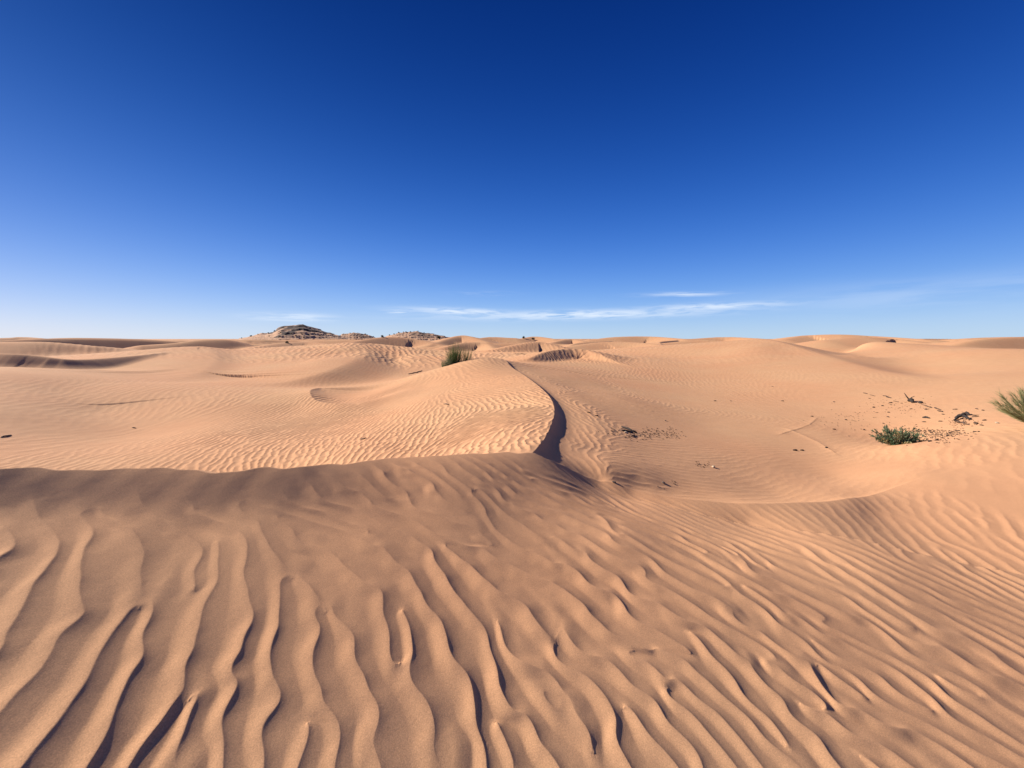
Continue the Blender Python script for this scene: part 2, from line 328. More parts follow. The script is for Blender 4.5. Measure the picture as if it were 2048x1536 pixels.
# ------------------------------------------------------------------ wind ripples
# crests of the ripples on the near dune, lee side to the right of travel (in quarter-pixels of six windows of the frame)
WIN = {1: (0, 920, 4), 2: (0, 1224, 4), 3: (480, 920, 4), 4: (480, 1224, 4), 5: (960, 920, 4), 6: (960, 1224, 4), 7: (1440, 920, 3.3684), 8: (1440, 1224, 3.3684)}
TR = '''1 0 490 60 540 110 600 140 670 120 720 60 765 0 800
1 330 460 400 510 460 580 495 660 485 740 430 830 350 930 280 1030 230 1130 190 1230 165 1270 100 1355 65 1425 80 1475
1 690 490 750 540 758 600 710 680 682 780 678 880 665 980 662 1060 690 1140 700 1240 700 1260 600 1335 500 1400 460 1435 455 1505 400 1585 320 1695 200 1835 100 1955 30 2065 -100 2200
1 850 440 950 490 1070 560 1130 650 1175 720 1180 790 1150 880 1148 960 1160 1060 1090 1160 1040 1230 960 1335 870 1455 810 1565 760 1695 690 1815 600 1935 500 2085 420 2205 320 2325 220 2463 60 2650
1 1370 940 1310 1020 1250 1080 1232 1130 1245 1190 1235 1248 1185 1325 1168 1405 1175 1515 1160 1595 1100 1695 1040 1805 980 1925 930 2065 880 2205 820 2315 740 2463 650 2600
1 1230 440 1350 500 1480 580 1600 670 1640 730 1625 800 1575 860 1572 940 1590 1020
1 1740 640 1768 700 1758 790 1760 880 1762 970 1700 1060 1660 1160 1635 1248 1610 1386 1550 1526 1515 1636 1505 1736 1495 1816 1430 1916 1350 2046 1230 2186 1150 2316 1060 2463 980 2600
1 1600 430 1720 480 1850 530 1940 580 1990 660 1998 740 1975 840 1965 940 1995 1040 2020 1140 2045 1230 2040 1276 1975 1406 1945 1506 1930 1566 1880 1596 1860 1656 1880 1706
2 1660 590 1600 680 1550 780 1520 900 1480 1010 1430 1110 1370 1248 1300 1400
2 1950 560 1930 590 1870 700 1810 800 1790 880 1805 980 1815 1080 1805 1180 1800 1248 1790 1380
2 1660 1060 1600 1130 1500 1248 1420 1380
3 20 300 20 410 160 490 185 570 260 700 340 810 375 890 340 960 330 1060 325 1160 320 1248 325 1296 310 1376 270 1436 268 1536 260 1656 290 1746 340 1846 348 1926 310 2006 220 2096 190 2196 215 2296 222 2376 215 2463 205 2600
3 300 460 400 530 460 600 520 690
3 585 610 600 670 700 710 760 760 830 835 890 880 950 950 1040 1005 1110 1020 1155 1090 1155 1170 1165 1248 1200 1346 1215 1476 1230 1576 1255 1656
3 480 820 455 890 470 940 570 990 610 1070 650 1100
3 700 1110 740 1150 750 1210 765 1248 830 1316 900 1366 930 1436 928 1546 960 1626 1000 1716 1025 1816
3 650 1100 610 1160 605 1248 615 1266 670 1366 620 1466 598 1566 610 1666 650 1766 685 1856 690 1936 740 2016 790 2086 800 2176 825 2256 790 2346 775 2463 770 2600
4 1110 730 1120 850 1115 970 1118 1090 1150 1248 1190 1400
4 590 900 560 990 530 1100 480 1248 440 1400
4 985 980 1010 1110
3 60 310 160 360 280 390 400 430 550 475 700 520 830 560 960 615 1010 650 1080 690 1150 685 1210 760 1260 830 1350 880 1400 970 1460 1080 1490 1160 1560 1240 1620 1296 1660 1436 1680 1546 1760 1646 1840 1746 1880 1856 1885 1976 1895 2096
3 560 390 680 410 800 470 920 515 1010 540 1030 590
3 420 340 560 390
4 1320 10 1360 80 1390 200 1395 330 1375 440 1370 500 1420 600 1500 710 1528 770 1530 820 1570 910 1565 1020 1565 1120 1590 1200 1620 1350
4 1720 1020 1740 1120 1715 1248 1700 1400
3 650 270 690 330 930 390 1000 430 1110 490 1240 550 1380 610 1480 680 1550 730 1570 820 1640 910 1700 1020 1790 1140 1880 1248 1960 1326 2000 1456 2030 1576 2080 1696 2070 1786 2110 1876 2180 1986
3 1080 370 1200 410 1330 450 1450 510 1560 580 1700 640 1830 690 1950 710 2048 780
3 1640 680 1740 770 1880 880 2048 1030 2200 1110 2300 1180 2360 1248 2400 1316 2520 1426
3 1380 350 1420 390 1560 430 1700 490 1840 530 1950 600 2010 650
3 1000 270 1020 300
3 1050 180 1100 240 1160 290
3 1160 120 1200 170 1250 210
3 1410 110 1480 150 1550 190 1550 240
3 1490 70 1560 110 1650 180 1730 240
3 1680 120 1760 170 1860 235
3 1880 290 1960 370
3 1800 80 1900 140 1950 190 2048 220
5 -10 500 40 720 120 790 250 840 340 900 450 940 560 980 680 1050 800 1140 890 1248 960 1306 1050 1386 1180 1446 1300 1496 1370 1526
6 1180 340 1260 375 1350 410 1420 470 1470 520
5 0 150 60 190 150 250 190 330
5 130 170 230 210 260 260
5 10 230 60 280 110 320
5 0 570 70 620 100 680
5 95 490 150 570 240 630 320 690
5 240 640 340 710
5 250 730 285 780 250 840
5 320 510 400 560 470 600
5 430 740 560 810
5 710 850 790 900 880 1000 1000 1060 1090 1080 1140 1150 1200 1248 1280 1306 1400 1356 1540 1436 1700 1536
5 840 710 880 790 960 860 1080 920 1130 950 1160 1020 1220 1090 1340 1130 1450 1160 1540 1230 1680 1296 1820 1346 1930 1436 2048 1546
5 620 520 700 570 800 600 900 660 1020 740 1150 800 1280 850 1350 910
5 660 640 720 690 800 740
5 1310 930 1370 980 1500 1030 1620 1100 1740 1180 1830 1248
5 300 390 430 430 500 480 600 520
5 610 410 700 450 830 510 960 560 1030 590 1070 650 1150 690 1260 730 1370 790 1460 880 1580 960 1750 1060 1880 1110 2048 1210
5 960 430 1020 510 1080 580
5 1250 650 1330 700 1450 770 1600 850 1750 920 1890 990 2000 1030
5 290 170 350 220 450 260 560 310
5 550 240 680 310 780 350 900 400 1020 440 1180 500 1350 560 1500 620 1650 690 1800 760 1950 860 2048 920
5 450 150 600 230 740 280 900 370 1080 430 1250 490 1400 540 1580 600 1650 650 1800 720 1880 790 2048 850
5 380 90 520 150 700 210 850 270 960 330
5 1390 480 1560 540 1650 590 1800 650 1950 720 2048 780
5 1060 310 1150 370 1260 430
6 160 90 190 160 215 260 270 350 340 405 440 440 540 480 600 530 640 600
6 690 110 730 220 790 300 900 350 1030 390 1110 460 1200 570 1310 650 1400 700 1450 790 1530 910 1620 990 1710 1080 1780 1170 1790 1248 1850 1400
6 640 400 760 460 880 530 960 620 1070 740
6 1040 740 1100 860 1090 990 1140 1110 1210 1248 1300 1400
6 1190 740 1250 830 1340 960 1440 1080 1520 1150 1590 1248 1700 1400
6 760 690 765 800 800 880 880 930
6 130 800 165 930 210 1020 270 1070
6 380 810 430 870 465 950 475 1050
6 500 640 560 720 650 800
6 70 1130 70 1248 90 1400
6 560 1090 640 1200 700 1350
6 1450 290 1560 350 1650 380 1720 460 1830 550 1950 660 2048 740
6 1620 540 1690 640 1800 730 1920 810 2000 900 2048 950
6 1520 690 1650 770 1780 900 1870 1020 1990 1140 2048 1210
6 1690 140 1770 240 1850 350 1980 470 2048 570
6 160 480 150 570 190 660 260 770
8 0 190 110 280 200 320 350 350 420 390 500 470 640 550 700 610
8 0 75 130 140 270 220 380 300 420 370
8 420 400 520 480 660 560 710 640
8 700 660 800 760 950 850 1100 900 1200 970 1250 1051
8 60 0 170 100 250 120 370 210 480 290 560 320 640 420 690 500 740 570 850 640 960 660 1000 700 1130 760 1280 790 1400 850 1550 940 1700 1051
8 570 320 680 350 800 450 930 530 970 590 960 650
8 420 100 540 170 620 240 680 310 740 340
8 640 190 750 270 850 330 960 370 1080 430 1150 500 1280 590 1420 660
8 850 390 950 460 1020 540 1130 610 1250 680 1400 750 1600 870 1800 980 1950 1051
8 490 10 600 80 700 150 840 200 960 270 1100 340 1230 420 1350 520 1450 600 1520 680 1640 770 1800 850 1950 930 2048 980
8 690 80 850 150 1000 230 1140 290 1260 360 1400 440 1470 500 1560 590 1700 670 1800 740 1900 810 2048 900
8 950 40 1060 100 1160 180 1240 260 1380 330 1520 390 1660 460 1800 550 1900 640 2048 720
8 1060 40 1190 130 1340 210 1440 220
8 1480 430 1600 510 1700 560 1830 590
8 1380 60 1450 120 1560 150 1700 200 1850 290 1950 370 2048 430
8 1500 230 1600 300 1750 400 1900 440 2000 490
8 180 340 260 430 360 540 430 590 460 680 540 760 640 820 700 880 730 960 810 1051
8 490 580 600 640 700 670
8 50 390 110 480 170 570 280 670 370 750 420 830 450 890 540 970
8 0 560 100 630 200 710 280 820 370 900 480 980 520 1051
8 0 690 100 800 190 900 280 1030
8 0 900 60 980 110 1051
8 930 930 1030 1030
7 0 700 100 760 180 800 280 850 340 890 450 920 560 980 680 1040
7 0 780 90 850 140 910 250 970 330 1040
7 200 860 300 930 400 1000 440 1051
7 0 580 100 620 180 700 230 760 380 810 480 860 600 920 720 980 850 1040
7 60 560 150 620 240 690
7 0 480 130 520 300 590 450 640 600 680 740 780
7 350 710 500 780 650 850 800 900
7 780 710 860 770
7 1020 790 1150 870 1300 960 1450 1020
7 560 580 640 640 720 700
7 1120 540 1200 600 1300 680 1420 720 1550 790
7 1390 440 1500 540 1650 600 1750 660 1900 750 2048 810
7 1400 860 1550 940 1700 990 1850 1051
7 1280 510 1350 590
7 1800 240 1900 360 2000 500
7 1100 760 1250 840 1400 900'''
LINES = []
for row in TR.split('\n'):
    q = row.split(); ox, oy, s_ = WIN[int(q[0])]; v = [float(t) for t in q[1:]]
    LINES.append(smooth_poly([(ox + a / s_, oy + b / s_) for a, b in zip(v[::2], v[1::2])], 4))

# where a line of sight meets the smooth land (first hit on the coarse grid)
hth = np.linspace(R(-75), R(75), 600); hr = np.exp(np.linspace(math.log(0.6), math.log(60), 900))
_, _, HZ = base_polar(hth, hr, True)
HE = np.maximum.accumulate(HZ / hr, axis=1)
def hit(u, v):
    a, e = ray(u, v); a = np.atleast_1d(a); e = np.atleast_1d(e); out = np.zeros((len(a), 3))
    for n in range(len(a)):
        f = (a[n] - hth[0]) / (hth[1] - hth[0]); i = int(np.clip(f, 0, len(hth) - 2)); t = f - i
        col = HE[i] * (1 - t) + HE[i + 1] * t
        k = int(np.searchsorted(col, e[n])); k = min(max(k, 1), len(hr) - 1)
        w = (e[n] - col[k - 1]) / max(col[k] - col[k - 1], 1e-9); r_ = hr[k - 1] + (hr[k] - hr[k - 1]) * min(max(w, 0), 1)
        if u is not None: out[n] = (r_ * math.sin(a[n]), r_ * math.cos(a[n]), r_ * e[n])
    return out
WL = [hit(l[:, 0], l[:, 1])[:, :2] for l in LINES]

def blur(A, s):
    """gaussian by FFT-free separable box passes"""
    r_ = max(1, int(round(s * 0.62)))
    for _ in range(3):
        for ax in (0, 1):
            c = np.cumsum(np.concatenate([np.repeat(np.take(A, [0], ax), r_ + 1, ax), A, np.repeat(np.take(A, [-1], ax), r_, ax)], ax), ax, dtype=np.float64)
            n = A.shape[ax]; A = (np.take(c, np.arange(2 * r_ + 1, 2 * r_ + 1 + n), ax) - np.take(c, np.arange(n), ax)) / (2 * r_ + 1)
    return A
def idw(X, Y, pts, vals, p=2.0, eps=.05):
    w_ = 0; o = [0] * len(vals[0])
    for (px, py), v in zip(pts, vals):
        w = 1 / ((X - px) ** 2 + (Y - py) ** 2 + eps) ** p; w_ = w_ + w
        for k in range(len(o)): o[k] = o[k] + w * v[k]
    return [q / w_ for q in o]
def gabor(S, th, lam, dx, sn, st, nth, lams):
    """oriented band-pass whose direction (normal angle th) and wavelength vary over the map; complex output"""
    H, W = S.shape; FS = np.fft.fft2(S); ky = np.fft.fftfreq(H, dx)[:, None]; kx = np.fft.fftfreq(W, dx)[None, :]
    out = np.zeros(S.shape, complex); ll = np.log(lam); lg = np.log(lams)
    tf = (th % (2 * math.pi)) / (2 * math.pi) * nth
    for j, la in enumerate(lams):
        if len(lams) > 1:
            stp = lg[1] - lg[0]; wl = np.clip(1 - np.abs(ll - lg[j]) / stp, 0, 1)
            if j == 0: wl = np.where(ll < lg[0], 1, wl)
            if j == len(lams) - 1: wl = np.where(ll > lg[-1], 1, wl)
        else: wl = np.ones_like(ll)
        if wl.max() < 1e-3: continue
        for i in range(nth):
            d = np.abs((tf - i + nth / 2) % nth - nth / 2); wt = np.clip(1 - d, 0, 1) * wl
            if wt.max() < 1e-3: continue
            t = 2 * math.pi * i / nth; kn = kx * math.cos(t) + ky * math.sin(t); kt = -kx * math.sin(t) + ky * math.cos(t)
            G = np.exp(-0.5 * ((kn - 1 / la) * 2 * math.pi * sn * la) ** 2 - 0.5 * (kt * 2 * math.pi * st * la) ** 2)
            out += wt * np.fft.ifft2(FS * G)
    return out
def profile(ph):
    """asymmetric ripple: long gentle windward side, sharp lip at phase 0, short steep lee, rounded trough"""
    t = (ph / (2 * math.pi)) % 1.0                      # 0 = lip, grows down-wind
    lee_w = 0.50
    a = np.clip(t / lee_w, 0, 1); down = .74 * (1 - a) ** 1.3 + .26 * (1 - a) ** 5
    b = np.clip((t - lee_w) / (1 - lee_w), 0, 1); up = b * b * (3 - 2 * b) * 0.55 + 0.45 * np.sin(b * math.pi / 2) ** 1.3 * b
    return np.where(t < lee_w, down, up)

# ---- near patch
def near_patch():
    dx = 0.0095; x0, x1, y0, y1 = -3.7, 5.5, 0.12, 5.0
    xs = np.arange(x0, x1, dx); ys = np.arange(y0, y1, dx); X, Y = np.meshgrid(xs, ys)
    S = np.zeros(X.shape); TXX = np.zeros(X.shape); TXY = np.zeros(X.shape); TYY = np.zeros(X.shape); DX = np.zeros(X.shape); DY = np.zeros(X.shape)
    for w in WL:
        seg = np.diff(w, axis=0); L_ = np.hypot(seg[:, 0], seg[:, 1])
        for (ax, ay), (sx, sy), l in zip(w[:-1], seg, L_):
            if l < 1e-6 or l > 1.0: continue
            n = max(2, int(l / (dx * .5))); t = (np.arange(n) + .5) / n
            i = ((ay + sy * t - y0) / dx).astype(int); j = ((ax + sx * t - x0) / dx).astype(int)
            ok = (i >= 0) & (i < len(ys)) & (j >= 0) & (j < len(xs)); i, j = i[ok], j[ok]; q = l / n / dx
            np.add.at(S, (i, j), q); nx, ny = -sy / l, sx / l   # left normal of travel: lines run towards the viewer, so the lee is to the left of travel
            np.add.at(DX, (i, j), nx * q); np.add.at(DY, (i, j), ny * q)
    # orientation of the lee normal from the traced crests, filled in further out with the wind
    a_, b_, m_ = blur(DX, .16 / dx), blur(DY, .16 / dx), blur(S, .16 / dx)
    a2, b2, m2 = blur(DX, .6 / dx), blur(DY, .6 / dx), blur(S, .6 / dx)
    a3, b3 = blur(DX, 1.3 / dx), blur(DY, 1.3 / dx)
    g0 = GUIDE(X, Y)
    ax_ = a_ + .25 * a2 + .2 * a3 + 0.0002 * np.cos(g0); by_ = b_ + .25 * b2 + .2 * b3 + 0.0002 * np.sin(g0)
    th = np.arctan2(by_, ax_)
    lam = LAMF(X, Y)
    # spacing of the traced crests, measured across the lines
    A_, Nn, Id = [], [], []
    S = S * 0
    for k, w in enumerate(WL):
        sg = np.diff(w, axis=0); L_ = np.hypot(sg[:, 0], sg[:, 1])
        for c in range(len(sg)):
            if 1e-5 < L_[c] < .8:
                nx, ny = -sg[c, 1] / L_[c], sg[c, 0] / L_[c]; mi, mj = int((w[c][1] + sg[c, 1] / 2 - y0) / dx), int((w[c][0] + sg[c, 0] / 2 - x0) / dx)
                if 0 <= mi < X.shape[0] and 0 <= mj < X.shape[1]:
                    if nx * math.cos(th[mi, mj]) + ny * math.sin(th[mi, mj]) < .45: continue      # stray hooks would tie knots
                    n = max(2, int(L_[c] / (dx * .5))); tq = (np.arange(n) + .5) / n; i = ((w[c][1] + sg[c, 1] * tq - y0) / dx).astype(int); j = ((w[c][0] + sg[c, 0] * tq - x0) / dx).astype(int)
                    ok = (i >= 0) & (i < len(ys)) & (j >= 0) & (j < len(xs)); np.add.at(S, (i[ok], j[ok]), L_[c] / n / dx)
                for t in np.arange(0, 1, min(1, .02 / L_[c])): A_.append(w[c] + sg[c] * t); Nn.append((-sg[c, 1] / L_[c], sg[c, 0] / L_[c])); Id.append(k)
    A_, Nn, Id = np.array(A_), np.array(Nn), np.array(Id); num = np.zeros(X.shape); den = np.zeros(X.shape)
    for k in range(len(A_)):
        v = A_ - A_[k]; al = v @ Nn[k]; pr = np.abs(v @ np.array([-Nn[k][1], Nn[k][0]])); ok = (pr < .018) & (Id != Id[k]) & (Nn @ Nn[k] > .5)
        for c in (al[ok & (al > .05)], -al[ok & (al < -.05)]):
            if len(c) and c.min() < .34:
                i, j = int((A_[k][1] - y0) / dx), int((A_[k][0] - x0) / dx)
                if 0 <= i < X.shape[0] and 0 <= j < X.shape[1]: num[i, j] += math.log(min(max(c.min(), .075), .28)); den[i, j] += 1
    n1, d1 = blur(num, .07 / dx), blur(den, .07 / dx); e_ = np.percentile(d1[d1 > 1e-9], 50) * .25
    lam = np.exp((n1 + e_ * np.log(lam)) / (d1 + e_)); print('lam', np.percentile(lam, [1, 10, 50, 90, 99]).round(3))
    near = blur(S, .07 / dx); conf = np.clip(near / np.percentile(near[S > 0], 30), 0, 1)
    line = blur(S, 1.6); line = line / np.percentile(line[S > 0], 50)
    noise = blur(RNG.standard_normal(X.shape), 1.5); noise /= noise.std()
    seed = line - blur(line, .09 / dx)
    lams = np.array([.08, .11, .15, .2, .27])
    Z_ = gabor(seed * 7 + noise * .5 * (1 - conf), th, lam, dx, .42, .45, 24, lams)
    for it in range(3):
        am = np.abs(Z_); sc = am / (am + .5 * np.median(am))
        f = np.cos(np.angle(Z_)) * sc
        Z_ = gabor(f * 1.0 + seed * 4 * conf + noise * .06 * (1 - conf), th, lam, dx, .40, .42 if it == 2 else .6, 24, lams)
    am = np.abs(Z_); am = np.clip(am / np.percentile(am, 55), 0, 1) ** .6
    U = Z_ / np.maximum(np.abs(Z_), 1e-12)
    w0 = S / np.percentile(S[S > 0], 50)
    for sg_, e_ in ((.06, .03), (.03, .03)):     # pull the lips onto the traced crests, wiggles and all
        ph = np.angle(U) * (np.abs(np.angle(U)) < 2.2)
        W0 = blur(w0, sg_ / dx); dl = blur(-ph * w0, sg_ / dx) / (W0 + e_ * W0.max())
        U = U * np.exp(1j * dl)
    U = U * np.exp(1j * (.08 + .12 * (1 - conf)) * (grad_noise(X.shape, .035 / dx, 5) + grad_noise(X.shape, .08 / dx, 6)))
    gy, gx = np.gradient(U); kn = (np.imag(np.conj(U) * gx) * np.cos(th) + np.imag(np.conj(U) * gy) * np.sin(th)) / dx * lam / (2 * math.pi)
    am = am * blur(np.clip(kn * 1.8 - .25, 0, 1), 2.5) / blur(np.maximum(1, kn * .95), 2.5)
    am = np.minimum(am, 1.1)
    am = am * (1 + .12 * grad_noise(X.shape, .12 / dx, 8))
    return dx, x0, y0, U.real, U.imag, am, lam, lam * 0 + 1

LAMP = [(-1.5, 1.1, .2), (-1, .96, .187), (-1.3, 1.4, .155), (-.7, 1.6, .135), (-.5, 1.1, .157), (.2, 1.76, .142), (.1, 1.16, .16), (.87, 1.7, .122), (.83, 1.24, .135), (1.66, 1.55, .135),
        (2.85, 2.75, .13), (1, 2.6, .115), (1.5, 3.6, .1), (.8, 3.4, .1), (2.5, 4.5, .1), (4, 4, .14), (7, 5, .18), (-2.5, 2.4, .17), (-1.2, 2.4, .15), (0, 3, .125)]
def GUIDE(X, Y): return X * 0 + R(62)
def LAMF(X, Y): return idw(X, Y, [q[:2] for q in LAMP], [q[2:] for q in LAMP])[0]
def grad_noise(shape, s, seed):
    r_ = np.random.default_rng(seed); k = max(1, int(s / 3)); small = r_.standard_normal((shape[0] // k + 8, shape[1] // k + 8))
    small = blur(small, s / k); small /= small.std()
    fi = np.linspace(2, small.shape[0] - 4, shape[0]); fj = np.linspace(2, small.shape[1] - 4, shape[1])
    return catmull(catmull(small, fi, 0), fj, 1)

# ---- the dunes beyond the near crest: (u, v, screen direction of the ripple lines, wavelength, strength)
MID = [(444, 876, 1, -.85, .2, .9), (683, 832, 1, -.55, .19, 1), (581, 914, 1, -1.1, .18, 1.1), (655, 800, .5, -1, .2, .8), (942, 862, 1, -.35, .17, 1.2), (1044, 828, 1, -.12, .18, 1.2),
       (993, 886, .7, -1, .15, 1.2), (839, 879, 1, -.9, .17, 1.2), (1010, 760, 1, .1, .2, .7), (754, 886, .8, -1, .17, 1.2), (959, 743, 1, .1, .2, .5), (1080, 860, .5, -1, .18, 1), (1085, 800, 1, .2, .2, .9),
       (860, 780, 1, -.3, .22, .25), (780, 800, 1, -.35, .22, .2), (250, 900, 1, -.7, .22, .35), (100, 920, 1, -.6, .2, .45), (100, 850, 1, -.5, .22, .12), (100, 757, 1, -.3, .25, .25), (250, 800, 1, -.35, .22, .3),
       (300, 860, 1, -.6, .22, .15), (520, 800, 1, -.6, .2, .6), (700, 790, 1, -.4, .2, .0), (400, 750, 1, -.4, .3, .12), (600, 745, 1, -.7, .22, .15), (740, 745, 1, -1, .22, .15),
       (1164, 879, 1, .75, .15, .7), (1135, 840, 1, .8, .15, .5), (1147, 760, 1, .15, .2, .7), (1250, 955, 1, .3, .14, .65), (1300, 940, 1, .35, .15, .6), (1321, 911, 1, .2, .17, .4), (1249, 811, 1, .2, .2, .7),
       (1180, 930, 1, .5, .13, .6), (1400, 960, 1, .12, .15, .28), (1350, 860, 1, .2, .2, .12), (1300, 780, 1, .25, .17, .3), (1500, 970, 1, -.1, .15, .14), (1600, 960, 1, -.2, .15, .12), (1700, 940, 1, -.2, .16, .1),
       (1500, 860, 1, 0, .2, .05), (1500, 740, .3, 1, .2, .12), (1700, 740, .15, 1, .2, .2), (1850, 790, .4, 1, .2, .08), (1700, 820, 1, .3, .2, .06), (1900, 900, 1, .9, .2, .3), (2000, 900, 1, .9, .2, .4),
       (1150, 720, .4, 1, .3, .8), (1200, 735, .6, 1, .22, .3), (980, 775, 1, 0, .2, .6), (2020, 800, .3, 1, .3, .1)]
FARG = [(800, 702, .1, 1, .5, 1.6), (760, 700, .3, 1, .5, 1.4), (850, 712, -.15, 1, .5, 1.4), (720, 697, .5, 1, .5, .9), (640, 712, .4, 1, .45, .4), (400, 705, .5, 1, .45, .4), (100, 725, .6, 1, .5, 1.2), (200, 728, .6, 1, .5, .9), (1130, 712, .3, 1, .4, 1),
        (1600, 712, .2, 1, .4, .15), (1530, 705, .1, 1, .4, .1), (1800, 712, .2, 1, .4, .12), (300, 740, 1, -.3, .5, .3), (600, 730, 1, -.3, .5, .3), (1400, 720, .4, 1, .5, .15), (950, 730, .6, 1, .45, .4)]
CLOSE = [(u, v, du, dv, la * (.6 if v > 830 and u < 1100 else .72 if u < 1100 else .8), am) for u, v, du, dv, la, am in MID if hit(u, v)[0][:2] @ hit(u, v)[0][:2] < 17 ** 2]
def guided_patch(tab, x0, x1, y0, y1, dx, lams, seed, dil):
    xs = np.arange(x0, x1, dx); ys = np.arange(y0, y1, dx); X, Y = np.meshgrid(xs, ys); pts, vals = [], []
    for u, v, du, dv, la, am in tab:
        n = math.hypot(du, dv); a, b = hit([u - 5 * du / n, u + 5 * du / n], [v - 5 * dv / n, v + 5 * dv / n]); m = hit(u, v)[0]
        t = b[:2] - a[:2]; L_ = np.hypot(*t)
        if L_ > 4 or L_ < 1e-4: print('skip guide', u, v, L_); continue
        t /= L_; nn = np.array([-t[1], t[0]])
        if nn @ np.array([.95, -.3]) < 0: nn = -nn
        pts.append(m[:2]); vals.append((nn[0], nn[1], math.log(la), am))
    # work out the blend on a thin grid, then spread it
    k = 8; Xs, Ys = X[::k, ::k], Y[::k, ::k]
    w_ = 0; o = [0] * 4
    for (px, py), v in zip(pts, vals):
        r0 = math.hypot(px, py); d2 = ((Xs - px) ** 2 + (Ys - py) ** 2) / (r0 * r0)
        w = 1 / (d2 + .003) ** 1.8; w_ = w_ + w
        for q in range(4): o[q] = o[q] + w * v[q]
    fi = np.arange(len(ys)) / k; fj = np.arange(len(xs)) / k
    o = [bil(q / w_, fi[:, None] + 0 * fj[None, :], fj[None, :] + 0 * fi[:, None]) for q in o]
    th = np.arctan2(o[1], o[0]); lam = np.exp(o[2])
    th = th + dil * .22 * grad_noise(X.shape, 1.2 / dx, seed + 1)
    noise = blur(np.random.default_rng(seed).standard_normal(X.shape), 1.2); noise /= noise.std()
    lams = np.array(lams)
    Z_ = gabor(noise, th, lam, dx, .42, .5, 20, lams)
    for it in range(2):
        am = np.abs(Z_); Z_ = gabor(np.cos(np.angle(Z_)) * am / (am + .5 * np.median(am)), th, lam, dx, .42, .75, 20, lams)
    am = np.abs(Z_); am = np.clip(am / np.percentile(am, 50), 0, 1) ** .7
    U = Z_ / np.maximum(np.abs(Z_), 1e-12) * np.exp(1j * .5 * grad_noise(X.shape, .07 / dx * (dx / .027) ** .5, seed + 3))
    return dx, x0, y0, U.real, U.imag, am, lam, np.clip(o[3], 0, 2), lam * 0 + 1

def sample(patch, X, Y, key=3):
    dx, x0, y0 = patch[0], patch[1], patch[2]; G = patch[key]
    fj = (X - x0) / dx; fi = (Y - y0) / dx
    inside = (fi > 1) & (fj > 1) & (fi < G.shape[0] - 2) & (fj < G.shape[1] - 2)
    e = np.minimum(np.minimum(fi, fj), np.minimum(G.shape[0] - 2 - fi, G.shape[1] - 2 - fj)) * dx
    ed = np.clip(e / (dx * 40), 0, 1)
    if key in (3, 4): ed = 1.0; inside = True
    return bil(G, np.clip(fi, 0, G.shape[0] - 1.01), np.clip(fj, 0, G.shape[1] - 1.01)) * np.where(inside, ed, 0)

# strength of the near ripples: (u, v, factor)
NAMP = [(0, 1000, 0), (200, 1000, 0), (400, 995, 0), (550, 985, 0.02), (0, 960, 0), (300, 960, 0), (500, 955, 0), (0, 1050, .9), (200, 1045, .9), (400, 1035, .7), (600, 1015, .5), (0, 1030, .5), (200, 1025, .4), (700, 960, .25), (720, 1000, .35), (800, 950, .9), (850, 980, .8),
        (900, 1000, .3), (1000, 1010, .35), (1000, 950, .85), (1100, 960, .8), (1050, 1010, .8), (900, 930, .3), (1060, 925, .2), (1150, 990, .85), (1250, 1050, .8), (0, 1150, 1.0), (200, 1250, 1.0), (300, 1450, .95), (600, 1300, 1.0), (900, 1350, 1.05), (900, 1150, 1),
        (1200, 1200, .95), (1200, 1400, 1), (1500, 1300, .95), (1700, 1400, .95), (1950, 1450, .95), (1500, 1150, .9), (1800, 1250, .85), (2000, 1300, .85), (1400, 1020, .6), (1550, 1030, .35), (1700, 1040, .3), (1850, 1020, .3), (2000, 1050, .6), (2000, 1150, .7),
        (1700, 1120, .7), (1250, 990, .5)]

NEARP = near_patch(); print('near ripples', round(time.time() - T0, 1))
MIDP = guided_patch(MID, -17, 19, 3.6, 31, .027, (.12, .155, .2, .24), 21, 1.0)
CLOSEP = guided_patch(CLOSE, -8.5, 9, 3.5, 14, .0145, (.085, .11, .14, .18), 22, .8)
FARP = guided_patch(FARG, -46, 40, 24, 60, .075, (.4, .5), 31, .6); print('far ripples', round(time.time() - T0, 1))

